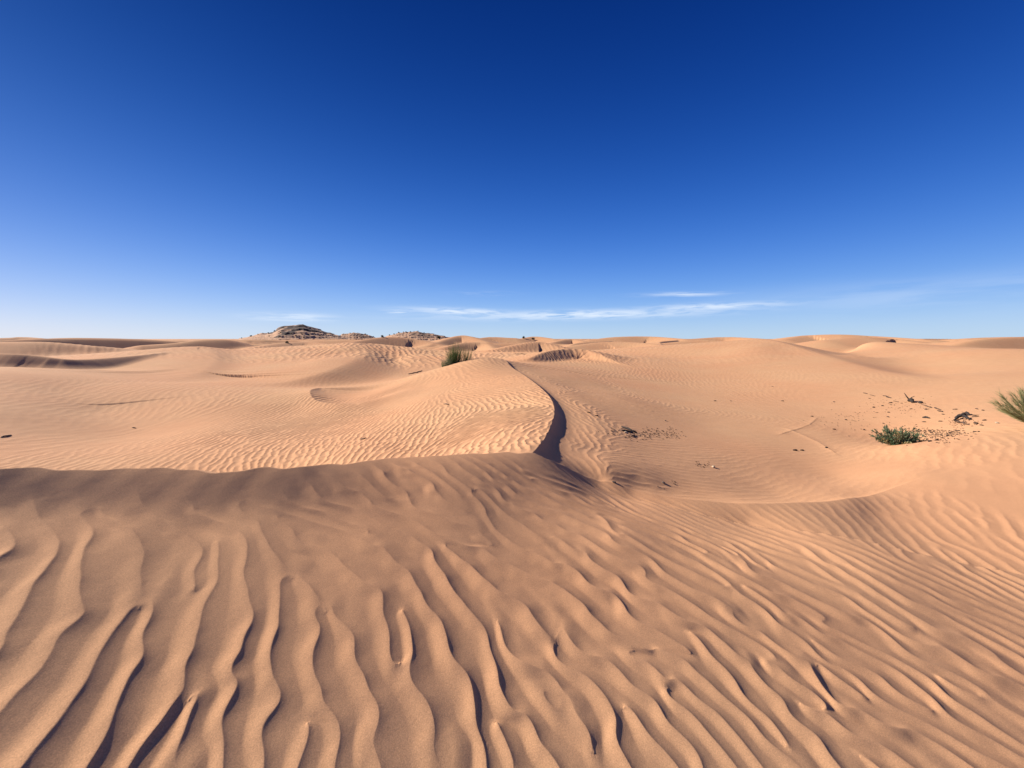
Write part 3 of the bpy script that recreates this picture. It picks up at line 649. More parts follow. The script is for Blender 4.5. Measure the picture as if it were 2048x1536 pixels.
def relief(pt, X, Y):
    t = np.arctan2(sample(pt, X, Y, 4), sample(pt, X, Y, 3))
    return (profile(t) - .4) * sample(pt, X, Y, 5) * sample(pt, X, Y, 6)
def add_ripples(X, Y, Z):
    rr_ = np.hypot(X, Y); m = (rr_ < 62) & (rr_ > .5) & (Y > 0)
    x, y = X[m], Y[m]; out = np.zeros(x.shape)
    q = rr_[m] < 13
    d = np.full(x.shape, -9.0)
    d[q] = polyline_info(x[q], y[q], fgP[::4] + fgP[-1:], [])[0]
    pts = []; 
    for u, v, a in NAMP: pts.append(hit(u, v)[0][:2])
    n = np.nonzero(d > -.05)[0]; xn, yn = x[n], y[n]
    w_ = 0; o = 0
    for (px, py), (u, v, a) in zip(pts, NAMP):
        w = 1 / (((xn - px) ** 2 + (yn - py) ** 2) / (px * px + py * py) + .002) ** 2; w_ = w_ + w; o = o + w * a
    amp = o / w_
    rim = np.clip(d[n] / .18, 0, 1); rim = rim * rim * (3 - 2 * rim)
    rim = np.where(xn > 0.6, .35 + .65 * rim, rim)
    inn = np.clip(sample(NEARP, xn, yn, 7), 0, 1)
    hm = relief(MIDP, xn, yn) * sample(MIDP, xn, yn, 7)
    out[n] = (relief(NEARP, xn, yn) * amp * inn + hm * .7 * (1 - inn)) * RIP * rim
    f = np.nonzero(d <= .05)[0]; xf, yf = x[f], y[f]
    bk = np.clip(-d[f] / .12, 0, 1)
    h = relief(MIDP, xf, yf) * sample(MIDP, xf, yf, 7) * .1 * bk
    inc = np.clip(sample(CLOSEP, xf, yf, 8), 0, 1); hc = relief(CLOSEP, xf, yf) * sample(CLOSEP, xf, yf, 7) * .145 * bk
    ds, (hs_,), _ = polyline_info(xf, yf, srP[::4] + srP[-1:], [np.append(srH[::4, 0], srH[-1, 0])]); sl = np.clip((ds - .12) / .5, 0, 1); hc = hc * np.where(ds > 0, .2 * (1 - np.clip(hs_ * 4, 0, 1)) + sl * .65 + .15 * (ds > 2.5), 1)
    h = h * (1 - inc) * np.where((ds > 0) & (ds < 3), .6, 1) + hc * inc
    h2 = relief(FARP, xf, yf) * sample(FARP, xf, yf, 7) * .085
    # low crusts of damp sand standing out of the floor of the hollow
    for rows in ([(1634, 838), (1620, 850), (1600, 858), (1566, 868)], [(1574, 858), (1610, 872), (1640, 886), (1668, 904)]):
        w = np.array([hit(a, b)[0] for a, b in rows]); dd, _, _ = polyline_info(xf, yf, [tuple(t[:2]) for t in w], [])
        out[f] += np.where(np.abs(dd) < .6, .007 * np.exp(-(dd / .09) ** 2) + .010 * (dd > 0) * np.exp(-np.abs(dd) / .2), 0)
    wf = np.clip((np.hypot(xf, yf) - 27) / 4, 0, 1)
    out[f] += h * (1 - wf) + h2 * wf
    Z[m] += out
    return Z
RIP = .113
BZ = add_ripples(BX, BY, BZ)
print('ripples', round(time.time() - T0, 1))
# ------------------------------------------------------------------ mesh of the ground
def nodes_mat(name):
    m = bpy.data.materials.new(name); m.use_nodes = True; nt = m.node_tree; nt.nodes.clear(); return m, nt, nt.nodes, nt.links
SAND = (0.63, 0.350, 0.192)
def sand_material():
    m, nt, N, L = nodes_mat('sand')
    out = N.new('ShaderNodeOutputMaterial'); b = N.new('ShaderNodeBsdfPrincipled'); L.new(b.outputs[0], out.inputs[0])
    b.inputs['Roughness'].default_value = 0.95; b.inputs['Specular IOR Level'].default_value = 0.12
    tc = N.new('ShaderNodeTexCoord')
    def noise(scale, det, ro=.55):
        n = N.new('ShaderNodeTexNoise'); n.inputs['Scale'].default_value = scale; n.inputs['Detail'].default_value = det; n.inputs['Roughness'].default_value = ro; L.new(tc.outputs['Object'], n.inputs['Vector']); return n.outputs[0]
    def ramp(src, a, b_, c1, c2):
        r_ = N.new('ShaderNodeValToRGB'); e = r_.color_ramp.elements; e[0].position = a; e[1].position = b_; e[0].color = (*c1, 1); e[1].color = (*c2, 1); L.new(src, r_.inputs[0]); return r_.outputs[0]
    def mul(a, b_, f=1.0):
        n = N.new('ShaderNodeMix'); n.data_type = 'RGBA'; n.blend_type = 'MULTIPLY'; n.inputs[0].default_value = f; L.new(a, n.inputs[6]); L.new(b_, n.inputs[7]); return n.outputs[2]
    S1 = tuple(c * k for c, k in zip(SAND, (1.0, .955, .93))); S2 = tuple(c * k for c, k in zip(SAND, (1.0, 1.04, 1.03)))
    col = ramp(noise(.22, 4), .35, .65, S1, S2)                                # broad pinkish and yellowish drifts
    col = mul(col, ramp(noise(2.3, 5), .3, .7, (.955, .955, .955), (1.03, 1.03, 1.03)))
    col = mul(col, ramp(noise(260, 2, .8), .3, .7, (.80, .79, .78), (1.14, 1.14, 1.14)))     # single grains
    col = mul(col, ramp(noise(130, 2, .7), .3, .7, (.95, .95, .95), (1.04, 1.04, 1.04)))
    L.new(col, b.inputs['Base Color'])
    bp = N.new('ShaderNodeBump'); bp.inputs['Strength'].default_value = .35; bp.inputs['Distance'].default_value = .002; L.new(noise(300, 3, .7), bp.inputs['Height'])
    bp2 = N.new('ShaderNodeBump'); bp2.inputs['Strength'].default_value = .09; bp2.inputs['Distance'].default_value = .012; L.new(noise(22, 4, .6), bp2.inputs['Height']); L.new(bp.outputs[0], bp2.inputs['Normal'])
    L.new(bp2.outputs[0], b.inputs['Normal'])
    return m
def build_ground():
    X, Y, Z = BX, BY, BZ; nt_, nr = X.shape
    co = np.stack([X, Y, Z], -1).reshape(-1, 3).astype(np.float32)
    i = np.arange(nt_); j = np.arange(nr - 1); I, J = np.meshgrid(i, j, indexing='ij'); I2 = (I + 1) % nt_
    f = np.stack([I * nr + J, I * nr + J + 1, I2 * nr + J + 1, I2 * nr + J], -1).reshape(-1, 4)[:, ::-1].astype(np.int32)
    me = bpy.data.meshes.new('sand_dunes'); me.vertices.add(len(co)); me.vertices.foreach_set('co', co.ravel())
    me.loops.add(f.size); me.loops.foreach_set('vertex_index', np.ascontiguousarray(f).ravel())
    me.polygons.add(len(f)); me.polygons.foreach_set('loop_start', np.arange(0, f.size, 4, dtype=np.int32))
    me.polygons.foreach_set('use_smooth', np.ones(len(f), bool))
    me.update(calc_edges=True)
    me.materials.append(sand_material())
    o = bpy.data.objects.new('sand_dunes', me); C.objects.link(o); o['kind'] = 'structure'
    o['label'] = 'wind-rippled orange sand dunes reaching to the horizon'
    return o
ground = build_ground()
print('ground', round(time.time() - T0, 1))
# ------------------------------------------------------------------ things standing and lying on the sand
def gz(x, y):
    th = math.atan2(x, y); r_ = math.hypot(x, y)
    fi = np.interp(th, TH[:NF], np.arange(NF)); fj = np.interp(r_, RD, np.arange(len(RD)))
    return float(bil(BZ, np.array(fi), np.array(fj)))
def at(u, v):
    p = hit(u, v)[0]; return Vector((p[0], p[1], gz(p[0], p[1])))
def tag(o, label, cat, group=None, kind=None):
    if label: o['label'] = label
    if cat: o['category'] = cat
    if group: o['group'] = group
    if kind: o['kind'] = kind
    return o
def mk(name, V, Fc, mat, parent=None, smooth=False, loc=None):
    me = bpy.data.meshes.new(name); me.from_pydata([tuple(v) for v in V], [], Fc); me.materials.append(mat)
    if smooth:
        for p in me.polygons: p.use_smooth = True
    o = bpy.data.objects.new(name, me); C.objects.link(o)
    if parent: o.parent = parent
    if loc is not None: o.location = loc
    return o
def empty(name, loc, rz=0):
    o = bpy.data.objects.new(name, None); C.objects.link(o); o.location = loc; o.rotation_euler = (0, 0, rz); o.empty_display_size = .1; return o

def mat_leaf(name, c1, c2, trans=.25, scale=30):
    m, nt, N, L = nodes_mat(name); out = N.new('ShaderNodeOutputMaterial'); b = N.new('ShaderNodeBsdfPrincipled')
    tc = N.new('ShaderNodeTexCoord'); nz = N.new('ShaderNodeTexNoise'); nz.inputs['Scale'].default_value = scale; L.new(tc.outputs['Object'], nz.inputs['Vector'])
    rp = N.new('ShaderNodeValToRGB'); rp.color_ramp.elements[0].position = .35; rp.color_ramp.elements[1].position = .65
    rp.color_ramp.elements[0].color = (*c1, 1); rp.color_ramp.elements[1].color = (*c2, 1); L.new(nz.outputs[0], rp.inputs[0])
    L.new(rp.outputs[0], b.inputs['Base Color']); b.inputs['Roughness'].default_value = .6
    t = N.new('ShaderNodeBsdfTranslucent'); L.new(rp.outputs[0], t.inputs[0]); mx = N.new('ShaderNodeMixShader'); mx.inputs[0].default_value = trans
    L.new(b.outputs[0], mx.inputs[1]); L.new(t.outputs[0], mx.inputs[2]); L.new(mx.outputs[0], out.inputs[0]); return m
def mat_bark(name, c1, c2, scale=40):
    m, nt, N, L = nodes_mat(name); out = N.new('ShaderNodeOutputMaterial'); b = N.new('ShaderNodeBsdfPrincipled'); L.new(b.outputs[0], out.inputs[0])
    tc = N.new('ShaderNodeTexCoord'); mp = N.new('ShaderNodeMapping'); mp.inputs['Scale'].default_value = (.3, 1, 1); L.new(tc.outputs['Object'], mp.inputs[0])
    nz = N.new('ShaderNodeTexNoise'); nz.inputs['Scale'].default_value = scale; nz.inputs['Detail'].default_value = 5; L.new(mp.outputs[0], nz.inputs['Vector'])
    rp = N.new('ShaderNodeValToRGB'); rp.color_ramp.elements[0].position = .3; rp.color_ramp.elements[1].position = .7
    rp.color_ramp.elements[0].color = (*c1, 1); rp.color_ramp.elements[1].color = (*c2, 1); L.new(nz.outputs[0], rp.inputs[0])
    L.new(rp.outputs[0], b.inputs['Base Color']); b.inputs['Roughness'].default_value = .85
    bp = N.new('ShaderNodeBump'); bp.inputs['Strength'].default_value = .5; bp.inputs['Distance'].default_value = .004; L.new(nz.outputs[0], bp.inputs['Height']); L.new(bp.outputs[0], b.inputs['Normal']); return m
M_RUSH = mat_leaf('rush_blades', (.045, .095, .02), (.11, .17, .05), .3)
M_RUSHP = mat_leaf('pale_rush', (.13, .16, .08), (.26, .27, .15), .3)
M_LEAF = mat_leaf('shrub_leaves', (.07, .13, .065), (.19, .25, .14), .25)
M_STRAW = mat_leaf('straw_leaves', (.45, .36, .16), (.6, .5, .28), .3)
M_BROOM = mat_leaf('broom_twigs', (.18, .21, .08), (.36, .37, .18), .3)
M_DARKL = mat_leaf('far_shrub_leaves', (.025, .03, .015), (.07, .07, .035), .1, 6)
M_STEM = mat_bark('woody_stem', (.16, .11, .07), (.34, .26, .17))
M_CHAR = mat_bark('charred_wood', (.012, .009, .008), (.05, .035, .028))
M_DRY = mat_bark('dry_wood', (.05, .028, .018), (.15, .09, .055))
M_STONE = mat_bark('stone', (.32, .23, .15), (.55, .42, .29), 25)
M_DSTONE = mat_bark('dark_stone', (.07, .05, .04), (.18, .13, .1), 25)

def tube(V, Fc, pts, rads, n=5):
    """append a tapered tube along pts"""
    pts = [Vector(p) for p in pts]; b0 = len(V)
    for i, p in enumerate(pts):
        t = (pts[min(i + 1, len(pts) - 1)] - pts[max(i - 1, 0)]).normalized(); a = t.orthogonal().normalized(); b = t.cross(a)
        for k in range(n):
            an = 2 * math.pi * k / n; V.append(p + (a * math.cos(an) + b * math.sin(an)) * rads[i])
    for i in range(len(pts) - 1):
        for k in range(n):
            Fc.append((b0 + i * n + k, b0 + i * n + (k + 1) % n, b0 + (i + 1) * n + (k + 1) % n, b0 + (i + 1) * n + k))
    Fc.append(tuple(b0 + k for k in range(n))[::-1]); Fc.append(tuple(b0 + (len(pts) - 1) * n + k for k in range(n)))
def blade(V, Fc, base, d, L_, w, bend, rnd, seg=5):
    """one tapered grass blade or needle, folded along its middle"""
    d = Vector(d).normalized(); side = d.cross(Vector((rnd.uniform(-1, 1), rnd.uniform(-1, 1), .1))).normalized(); keel = side.cross(d)
    p = Vector(base); b0 = len(V); bd = Vector((bend[0], bend[1], 0))
    for i in range(seg + 1):
        t = i / seg; ww = w * (1 - t) ** .7 + w * .08
        V.extend([p - side * ww * .5, p + keel * ww * .3, p + side * ww * .5])
        p = p + (d + bd * t * t).normalized() * L_ / seg
    for i in range(seg):
        a = b0 + 3 * i; Fc.append((a, a + 1, a + 4, a + 3)); Fc.append((a + 1, a + 2, a + 5, a + 4))
def leaf(V, Fc, base, d, L_, w, rnd):
    d = Vector(d).normalized(); s = d.cross(Vector((rnd.uniform(-1, 1), rnd.uniform(-1, 1), rnd.uniform(.2, 1)))).normalized(); k = s.cross(d) * w * .25
    b = Vector(base); b0 = len(V)
    V.extend([b, b + d * L_ * .4 - s * w * .5 + k, b + d * L_ * .45 - k, b + d * L_ * .4 + s * w * .5 + k, b + d * L_])
    Fc.extend([(b0, b0 + 2, b0 + 1), (b0, b0 + 3, b0 + 2), (b0 + 1, b0 + 2, b0 + 4), (b0 + 2, b0 + 3, b0 + 4)])

# ---- the green tuft on the back of the ridge
def ground_at_px(u, r_):
    a = float(ray(u, HOR)[0]); x, y = r_ * math.sin(a), r_ * math.cos(a); return Vector((x, y, gz(x, y)))
def tuft(u, r_, rad, n, h, w, lean, label, mat, seed, spread=.25, group='rush tufts on the back of the ridge'):
    rnd = random.Random(seed); c = ground_at_px(u, r_); root = empty('rush_tuft', c); tag(root, label, 'grass tuft', group)
    V, Fc = [], []
    for _ in range(n):
        a = rnd.uniform(0, 2 * math.pi); q = rad * math.sqrt(rnd.random()); x, y = q * math.cos(a), q * math.sin(a)
        d = (x / rad * spread + rnd.gauss(0, .09) + lean, y / rad * spread + rnd.gauss(0, .09), 1)
        blade(V, Fc, (x, y, gz(c.x + x, c.y + y) - c.z - .02), d, h * rnd.uniform(.45, 1.05) * (1 - .35 * q / rad), w, (rnd.gauss(0, .12) + .05, rnd.gauss(0, .1)), rnd)
    mk('blades', V, Fc, mat, root)
    if n < 150: return root
    V, Fc = [], []
    for _ in range(max(6, n // 14)):
        a = rnd.uniform(0, 2 * math.pi); q = rad * rnd.random(); x, y = q * math.cos(a), q * math.sin(a)
        blade(V, Fc, (x, y, gz(c.x + x, c.y + y) - c.z - .02), (x / rad * .8 + rnd.gauss(0, .3), y / rad * .8, .8), h * rnd.uniform(.25, .5), w, (rnd.gauss(0, .5), rnd.gauss(0, .4)), rnd)
    mk('dry_blades', V, Fc, M_STRAW, root)
    return root
tuft(908, 17.9, .24, 420, 1.22, .009, .02, 'tallest and densest upright green rush tuft behind the ridge crest', M_RUSH, 1)
tuft(930, 17.9, .22, 130, 1.0, .008, .03, 'thinner green rush tuft just right of the tallest tuft', M_RUSH, 2)
tuft(893, 17.7, .25, 240, .52, .010, -.05, 'low pale green tuft leaning out left of the tallest tuft', M_RUSHP, 3, .12)
tuft(943, 17.9, .10, 14, .9, .006, .0, 'few wispy single blades at the right end of the tufts', M_RUSHP, 4)

# ---- leafy shrub in the hollow
def leafy_shrub(u, v, W_, H_, label, seed):
    rnd = random.Random(seed); c = at(u, v); root = empty('leafy_shrub', c); tag(root, label, 'shrub')
    V, Fc, VL, FL, VS, FS = [], [], [], [], [], []
    for k in range(84):
        a = rnd.uniform(0, 2 * math.pi); el = rnd.uniform(.1, 1.25); L_ = rnd.uniform(.55, 1) * (W_ * .5 * math.cos(el) + H_ * math.sin(el))
        d = Vector((math.cos(a) * math.cos(el), math.sin(a) * math.cos(el) * .8, math.sin(el))); b = Vector((math.cos(a) * .08, math.sin(a) * .06, -.02)); pts = []
        p = b.copy(); dd = d.copy()
        for i in range(6):
            pts.append(p.copy()); p = p + dd * L_ / 5; dd = (dd + Vector((rnd.gauss(0, .1), rnd.gauss(0, .1), .09))).normalized()
        pts = [Vector((q.x, q.y, max(q.z, gz(c.x + q.x, c.y + q.y) - c.z + (.01 if i else -.03)))) for i, q in enumerate(pts)]
        tube(V, Fc, pts, [.008 * (1 - .75 * i / 5) for i in range(6)], 4)
        dry = rnd.random() < .16
        for _ in range(26):
            t = rnd.uniform(.25, 1) * 5; i = min(int(t), 4); q = pts[i].lerp(pts[i + 1], t - i)
            ld = (d + Vector((rnd.gauss(0, .6), rnd.gauss(0, .6), rnd.gauss(.25, .45)))).normalized()
            if dry and rnd.random() < .55: leaf(VS, FS, q, ld, rnd.uniform(.04, .08), .02, rnd)
            else: leaf(VL, FL, q, ld, rnd.uniform(.04, .085), rnd.uniform(.011, .02), rnd)
    mk('stems', V, Fc, M_STEM, root); mk('leaves', VL, FL, M_LEAF, root); mk('withered_leaves', VS, FS, M_STRAW, root)
leafy_shrub(1795, 889, .62, .29, 'low leafy green shrub with yellowed leaves in the sandy hollow', 5)

# ---- broom-like bush cut by the right edge of the view
def broom_bush(u, v, W_, H_, label, seed):
    rnd = random.Random(seed); c = at(u, v); root = empty('broom_bush', c); tag(root, label, 'bush')
    V, Fc, VL, FL = [], [], [], []
    for k in range(120):
        a = rnd.uniform(0, 2 * math.pi); el = rnd.uniform(.35, 1.4); L_ = rnd.uniform(.6, 1) * (W_ * .5 * math.cos(el) + H_ * math.sin(el))
        d = Vector((math.cos(a) * math.cos(el), math.sin(a) * math.cos(el), math.sin(el))); p = Vector((math.cos(a) * .1, math.sin(a) * .1, -.03)); pts = []; dd = d.copy()
        for i in range(6):
            pts.append(p.copy()); p = p + dd * L_ / 5; dd = (dd + Vector((rnd.gauss(0, .08), rnd.gauss(0, .08), .06))).normalized()
        tube(V, Fc, pts, [.007 * (1 - .8 * i / 5) for i in range(6)], 4)
        for _ in range(80):
            t = rnd.uniform(.3, 1) * 5; i = min(int(t), 4); q = pts[i].lerp(pts[i + 1], t - i)
            ld = (d + Vector((rnd.gauss(0, .35), rnd.gauss(0, .35), rnd.gauss(.2, .3)))).normalized()
            blade(VL, FL, q, ld, rnd.uniform(.07, .18), .0045, (rnd.gauss(0, .2), rnd.gauss(0, .2)), rnd, 3)
    mk('stems', V, Fc, M_STEM, root); mk('needles', VL, FL, M_BROOM, root)
broom_bush(2096, 856, 1.2, .62, 'feathery olive green bush on the dune shoulder, cut off by the right edge', 6)

# ---- dead wood
def stick(name, px, rad, mat, label, cat, group=None, lift=.0, seed=0, fork=None):
    """a crooked piece lying on the sand through the given points of the view"""
    rnd = random.Random(seed * 7 + 1); W3 = [at(*p) for p in px]; c = W3[0].copy()
    pts = []
    for a, b in zip(W3[:-1], W3[1:]):
        for t in (0, .33, .66): pts.append(a.lerp(b, t))
    pts.append(W3[-1]); L_ = (W3[-1] - W3[0]).length
    pts = [Vector((p.x + rnd.gauss(0, .02) * L_, p.y + rnd.gauss(0, .04) * L_, 0)) for p in pts]
    pts = [Vector((p.x, p.y, gz(p.x, p.y) + rad * .45 + lift * math.sin(math.pi * i / (len(pts) - 1)))) - c for i, p in enumerate(pts)]
    n = len(pts); V, Fc = [], []
    tube(V, Fc, pts, [rad * (.55 + .45 * math.sin(math.pi * (i + .6) / (n + .2))) * rnd.uniform(.75, 1.2) for i in range(n)], 6)
    if fork:
        for (i, dx_, dy_, dz_, r2) in fork:
            q = pts[i]; p2 = [q, q + Vector((dx_, dy_, dz_)) * .5 + Vector((0, .02, .01)), q + Vector((dx_, dy_, dz_))]
            p2 = [p2[0]] + [Vector((p.x, p.y, max(p.z, gz(p.x + c.x, p.y + c.y) - c.z + r2 * .5))) for p in p2[1:]]
            tube(V, Fc, p2, [r2, r2 * .8, r2 * .35], 5)
    o = mk(name, V, Fc, mat, None, True, c); tag(o, label, cat, group); return o
stick('dead_branch', [(1244, 855), (1256, 860), (1274, 867)], .022, M_CHAR, 'thick black dead branch lying crooked on the sand beyond the ridge', 'branch', 'black branch pieces in the near hollow', .02, 1)
stick('dead_branch', [(1243, 862), (1252, 863), (1266, 866)], .018, M_CHAR, 'shorter black dead branch lying under the crooked one', 'branch', 'black branch pieces in the near hollow', .01, 2)
# a tangle of roots at the far right of the hollow
stick('dead_branch', [(1908, 842), (1916, 838), (1926, 837), (1939, 840)], .034, M_CHAR, 'largest arched black root piece in the litter of the right hollow', 'branch', 'dark roots in the right hollow', .06, 3, [(2, .3, .2, .05, .014), (6, .25, -.1, .04, .012)])
stick('dead_branch', [(1911, 843), (1922, 846), (1936, 850)], .022, M_DRY, 'thin brown root piece stretched below the arched black one', 'branch', 'dark roots in the right hollow', .02, 4)
stick('dead_branch', [(1924, 831), (1932, 829), (1939, 831)], .036, M_CHAR, 'stubby black wood piece just above the arched root', 'branch', 'dark roots in the right hollow', .03, 5)
stick('dead_branch', [(1845, 836), (1852, 836), (1859, 837)], .028, M_CHAR, 'straight dark stick lying alone left of the root tangle', 'branch', 'dark roots in the right hollow', .01, 6)
stick('dead_branch', [(1817, 803), (1822, 804), (1826, 806)], .055, M_CHAR, 'dark knotted stump on the upper line of twigs', 'branch', 'dark roots in the right hollow', .05, 7, [(1, -.1, .1, .22, .02), (2, .15, .0, .12, .016)])
stick('dead_branch', [(1839, 806), (1843, 807)], .05, M_CHAR, 'round black wood lump right of the knotted stump', 'branch', 'dark roots in the right hollow', .0, 8)
TW = [(1731, 787, 9, 12), (1745, 791, 10, 14), (1774, 794, 17, 16), (1792, 803, 11, 10), (1852, 812, 12, 22), (1861, 815, 5, 12), (1874, 818, 10, 25), (1880, 823, 11, 15), (1886, 829, 5, 10), (1910, 819, 9, -3), (1951, 833, 12, 0), (1966, 821, 5, 5), (1953, 818, 5, 15),
      (1881, 843, 8, 0), (1848, 844, 8, 2), (1951, 847, 7, 30), (1963, 851, 7, 10), (1969, 841, 7, -5), (1822, 818, 5, 0), (1852, 819, 5, 0), (1781, 806, 6, -5), (1782, 810, 5, 5), (1765, 812, 4, 0), (1747, 815, 4, 0), (1777, 825, 4, 0), (1776, 834, 5, 15),
      (1692, 840, 4, 10), (1668, 859, 6, 6), (1767, 847, 4, 10), (1653, 897, 5, 4), (1728, 860, 4, 0), (1949, 864, 8, 0), (1957, 864, 4, 0), (1833, 885, 8, 3), (1836, 880, 6, -5), (1873, 881, 5, -15), (1860, 862, 6, 5), (1859, 883, 4, -20), (1847, 873, 5, 40),
      (1739, 797, 4, 0), (1668, 804, 3, 0), (1624, 833, 5, 5), (1565, 802, 5, 5), (1545, 773, 3, 0), (1430, 802, 5, 0), (1461, 802, 3, 0), (1590, 901, 8, 3), (1604, 901, 7, 0), (1900, 866, 6, -3), (1917, 862, 6, 2), (1895, 872, 6, -6), (1930, 845, 6, 10), (1915, 833, 5, -10)]
ORD = ['leftmost', 'second', 'third', 'fourth', 'fifth', 'sixth', 'seventh', 'eighth', 'ninth', 'tenth', 'eleventh', 'twelfth', 'thirteenth', 'fourteenth', 'fifteenth', 'sixteenth', 'seventeenth', 'eighteenth', 'nineteenth', 'twentieth']
def nth(i): return ORD[i] if i < 20 else 'number %d' % (i + 1)
def twig_zone(u, v):
    if u < 1725: return 'on the bare sand left of the leafy shrub'
    if v > 862: return 'in the litter right of the leafy shrub'
    if v < 832 and v < 787 + (u - 1731) * .235 + 6: return 'in the upper slanting line of twigs'
    return 'between the leafy shrub and the upper line of twigs' if u < 1880 else 'around the arched black root'
ZN = {}
for q in sorted(TW): ZN.setdefault(twig_zone(q[0], q[1]), []).append(q)
for k, (u, v, l, an) in enumerate(TW):
    dx_, dy_ = math.cos(R(an)) * l / 2, math.sin(R(an)) * l / 2; z_ = twig_zone(u, v); i_ = ZN[z_].index((u, v, l, an))
    stick('dead_twig', [(u - dx_, v - dy_), (u + dx_ * .1, v + dy_ * .1 + .3), (u + dx_, v + dy_)], random.Random(k).uniform(.009, .02), M_CHAR if k % 3 else M_DRY,
          ('black' if k % 3 else 'brown') + ' dead twig, ' + nth(i_) + (', ' if i_ == 0 else ' from left, ') + z_, 'twig', 'small dark twigs scattered in the right hollow', .008, 20 + k)
for k, (u, v, l, an, lab) in enumerate([(893, 809, 10, 5, 'short brown twig high on the rippled flank of the ridge'), (727, 878, 12, -8, 'short brown twig low on the rippled flank'), (12, 873, 22, -12, 'thin brown twig at the left edge above the near crest'),
      (268, 856, 8, 10, 'tiny pale twig on the smooth sand left of the ripples'), (1178, 826, 8, 12, 'small pale root bit just right of the shaded ridge foot'), (1193, 832, 6, 8, 'tiny dark twig between the pale root bit and the black branch'),
      (1042, 708, 22, 2, 'dark brown drift of root lying behind the ridge top'), (832, 745, 26, -14, 'long reddish brown root half buried beyond the ridge'), (1266, 872, 7, -20, 'little brown root end below the black branch')]):
    dx_, dy_ = math.cos(R(an)) * l / 2, math.sin(R(an)) * l / 2
    stick('dead_twig', [(u - dx_, v - dy_), (u, v + .4), (u + dx_, v + dy_)], .012 if v > 760 else .03, M_DRY, lab, 'twig', 'lone twigs on the dunes', .01, 90 + k)

def stone(u, v, s, mat, label, seed, group='small stones on the sand'):
    rnd = random.Random(seed); c = at(u, v); V, Fc = [], []
    import bmesh
    bm = bmesh.new(); bmesh.ops.create_icosphere(bm, subdivisions=2, radius=s)
    for w in bm.verts: w.co = Vector((w.co.x * 1.3, w.co.y, w.co.z * .75)) * rnd.uniform(.8, 1.15)
    me = bpy.data.meshes.new('stone'); bm.to_mesh(me); bm.free(); me.materials.append(mat)
    o = bpy.data.objects.new('stone', me); C.objects.link(o); o.location = c + Vector((0, 0, s * .35)); o.rotation_euler = (rnd.uniform(-.4, .4), rnd.uniform(-.4, .4), rnd.uniform(0, 6)); tag(o, label, 'stone', group)
stone(1427, 935, .026, M_STONE, 'pale pebble alone on the bright slope of the hollow', 1)
stone(1327, 967, .018, M_DSTONE, 'small dark pebble on the rippled slope just past the near rim', 2)
stone(1228, 965, .016, M_DSTONE, 'tiny pebble at the edge of the near rim', 3)
stone(1994, 847, .03, M_STONE, 'pale pebble left of the olive bush', 4)
stone(1331, 842, .02, M_DSTONE, 'dark pebble above the litter beyond the black branch', 5)
stone(1252, 866, .03, M_STONE, 'pale lump of sand crust under the black branch', 6)

def litter(regions, n, s, mat, label, seed):
    """crumbs of dead plant nobody could count"""
    rnd = random.Random(seed); V, Fc = [], []
    for (u, v, su, sv, wt) in regions:
        for _ in range(int(n * wt)):
            q = at(rnd.gauss(u, su), rnd.gauss(v, sv)); a = rnd.uniform(0, math.pi); l = s * rnd.uniform(.4, 1.6)
            d = Vector((math.cos(a), math.sin(a), rnd.uniform(-.1, .25))) * l
            tube(V, Fc, [q + Vector((0, 0, s * .15)) - d * .5, q + Vector((0, 0, s * .3)), q + Vector((0, 0, s * .15)) + d * .5], [s * .16, s * .24, s * .1], 4)
    o = mk('plant_litter', V, Fc, mat); tag(o, label, 'plant litter', None, 'stuff')
litter([(1305, 868, 22, 6, 1), (1230, 864, 14, 4, .25), (1345, 866, 10, 6, .25), (1265, 872, 10, 4, .2)], 110, .028, M_DRY, 'brown plant crumbs strewn on the sand around the black branch', 1)
litter([(1870, 872, 26, 7, 1), (1840, 862, 30, 3, .6), (1930, 845, 18, 8, .5), (1800, 812, 32, 9, .35), (1740, 840, 50, 22, .25), (1900, 868, 22, 4, .5), (1690, 842, 30, 10, .15)], 190, .029, M_DRY, 'brown plant litter spread over the floor of the right hollow', 2)
litter([(1400, 930, 8, 3, .4), (1350, 965, 8, 3, .12), (1325, 970, 5, 5, .06), (830, 745, 16, 4, .15), (1035, 709, 14, 1.5, .7)], 60, .02, M_DRY, 'sparse brown crumbs on the open sand', 3)

# ---- rocky hills on the horizon
def mat_rock(name, dark, sand, k, lo, hi):
    m, nt, N, L = nodes_mat(name); out = N.new('ShaderNodeOutputMaterial'); b = N.new('ShaderNodeBsdfPrincipled'); L.new(b.outputs[0], out.inputs[0]); b.inputs['Roughness'].default_value = .95
    tc = N.new('ShaderNodeTexCoord'); nz = N.new('ShaderNodeTexNoise'); nz.inputs['Scale'].default_value = .11; nz.inputs['Detail'].default_value = 6; L.new(tc.outputs['Object'], nz.inputs['Vector'])
    sx = N.new('ShaderNodeSeparateXYZ'); L.new(tc.outputs['Object'], sx.inputs[0]); ml = N.new('ShaderNodeMath'); ml.operation = 'MULTIPLY_ADD'; L.new(sx.outputs[2], ml.inputs[0]); ml.inputs[1].default_value = k; L.new(nz.outputs[0], ml.inputs[2])
    rp = N.new('ShaderNodeValToRGB'); e = rp.color_ramp.elements; e[0].position = lo; e[0].color = (*sand, 1); e[1].position = hi; e[1].color = (*dark, 1); L.new(ml.outputs[0], rp.inputs[0])
    L.new(rp.outputs[0], b.inputs['Base Color']); return m
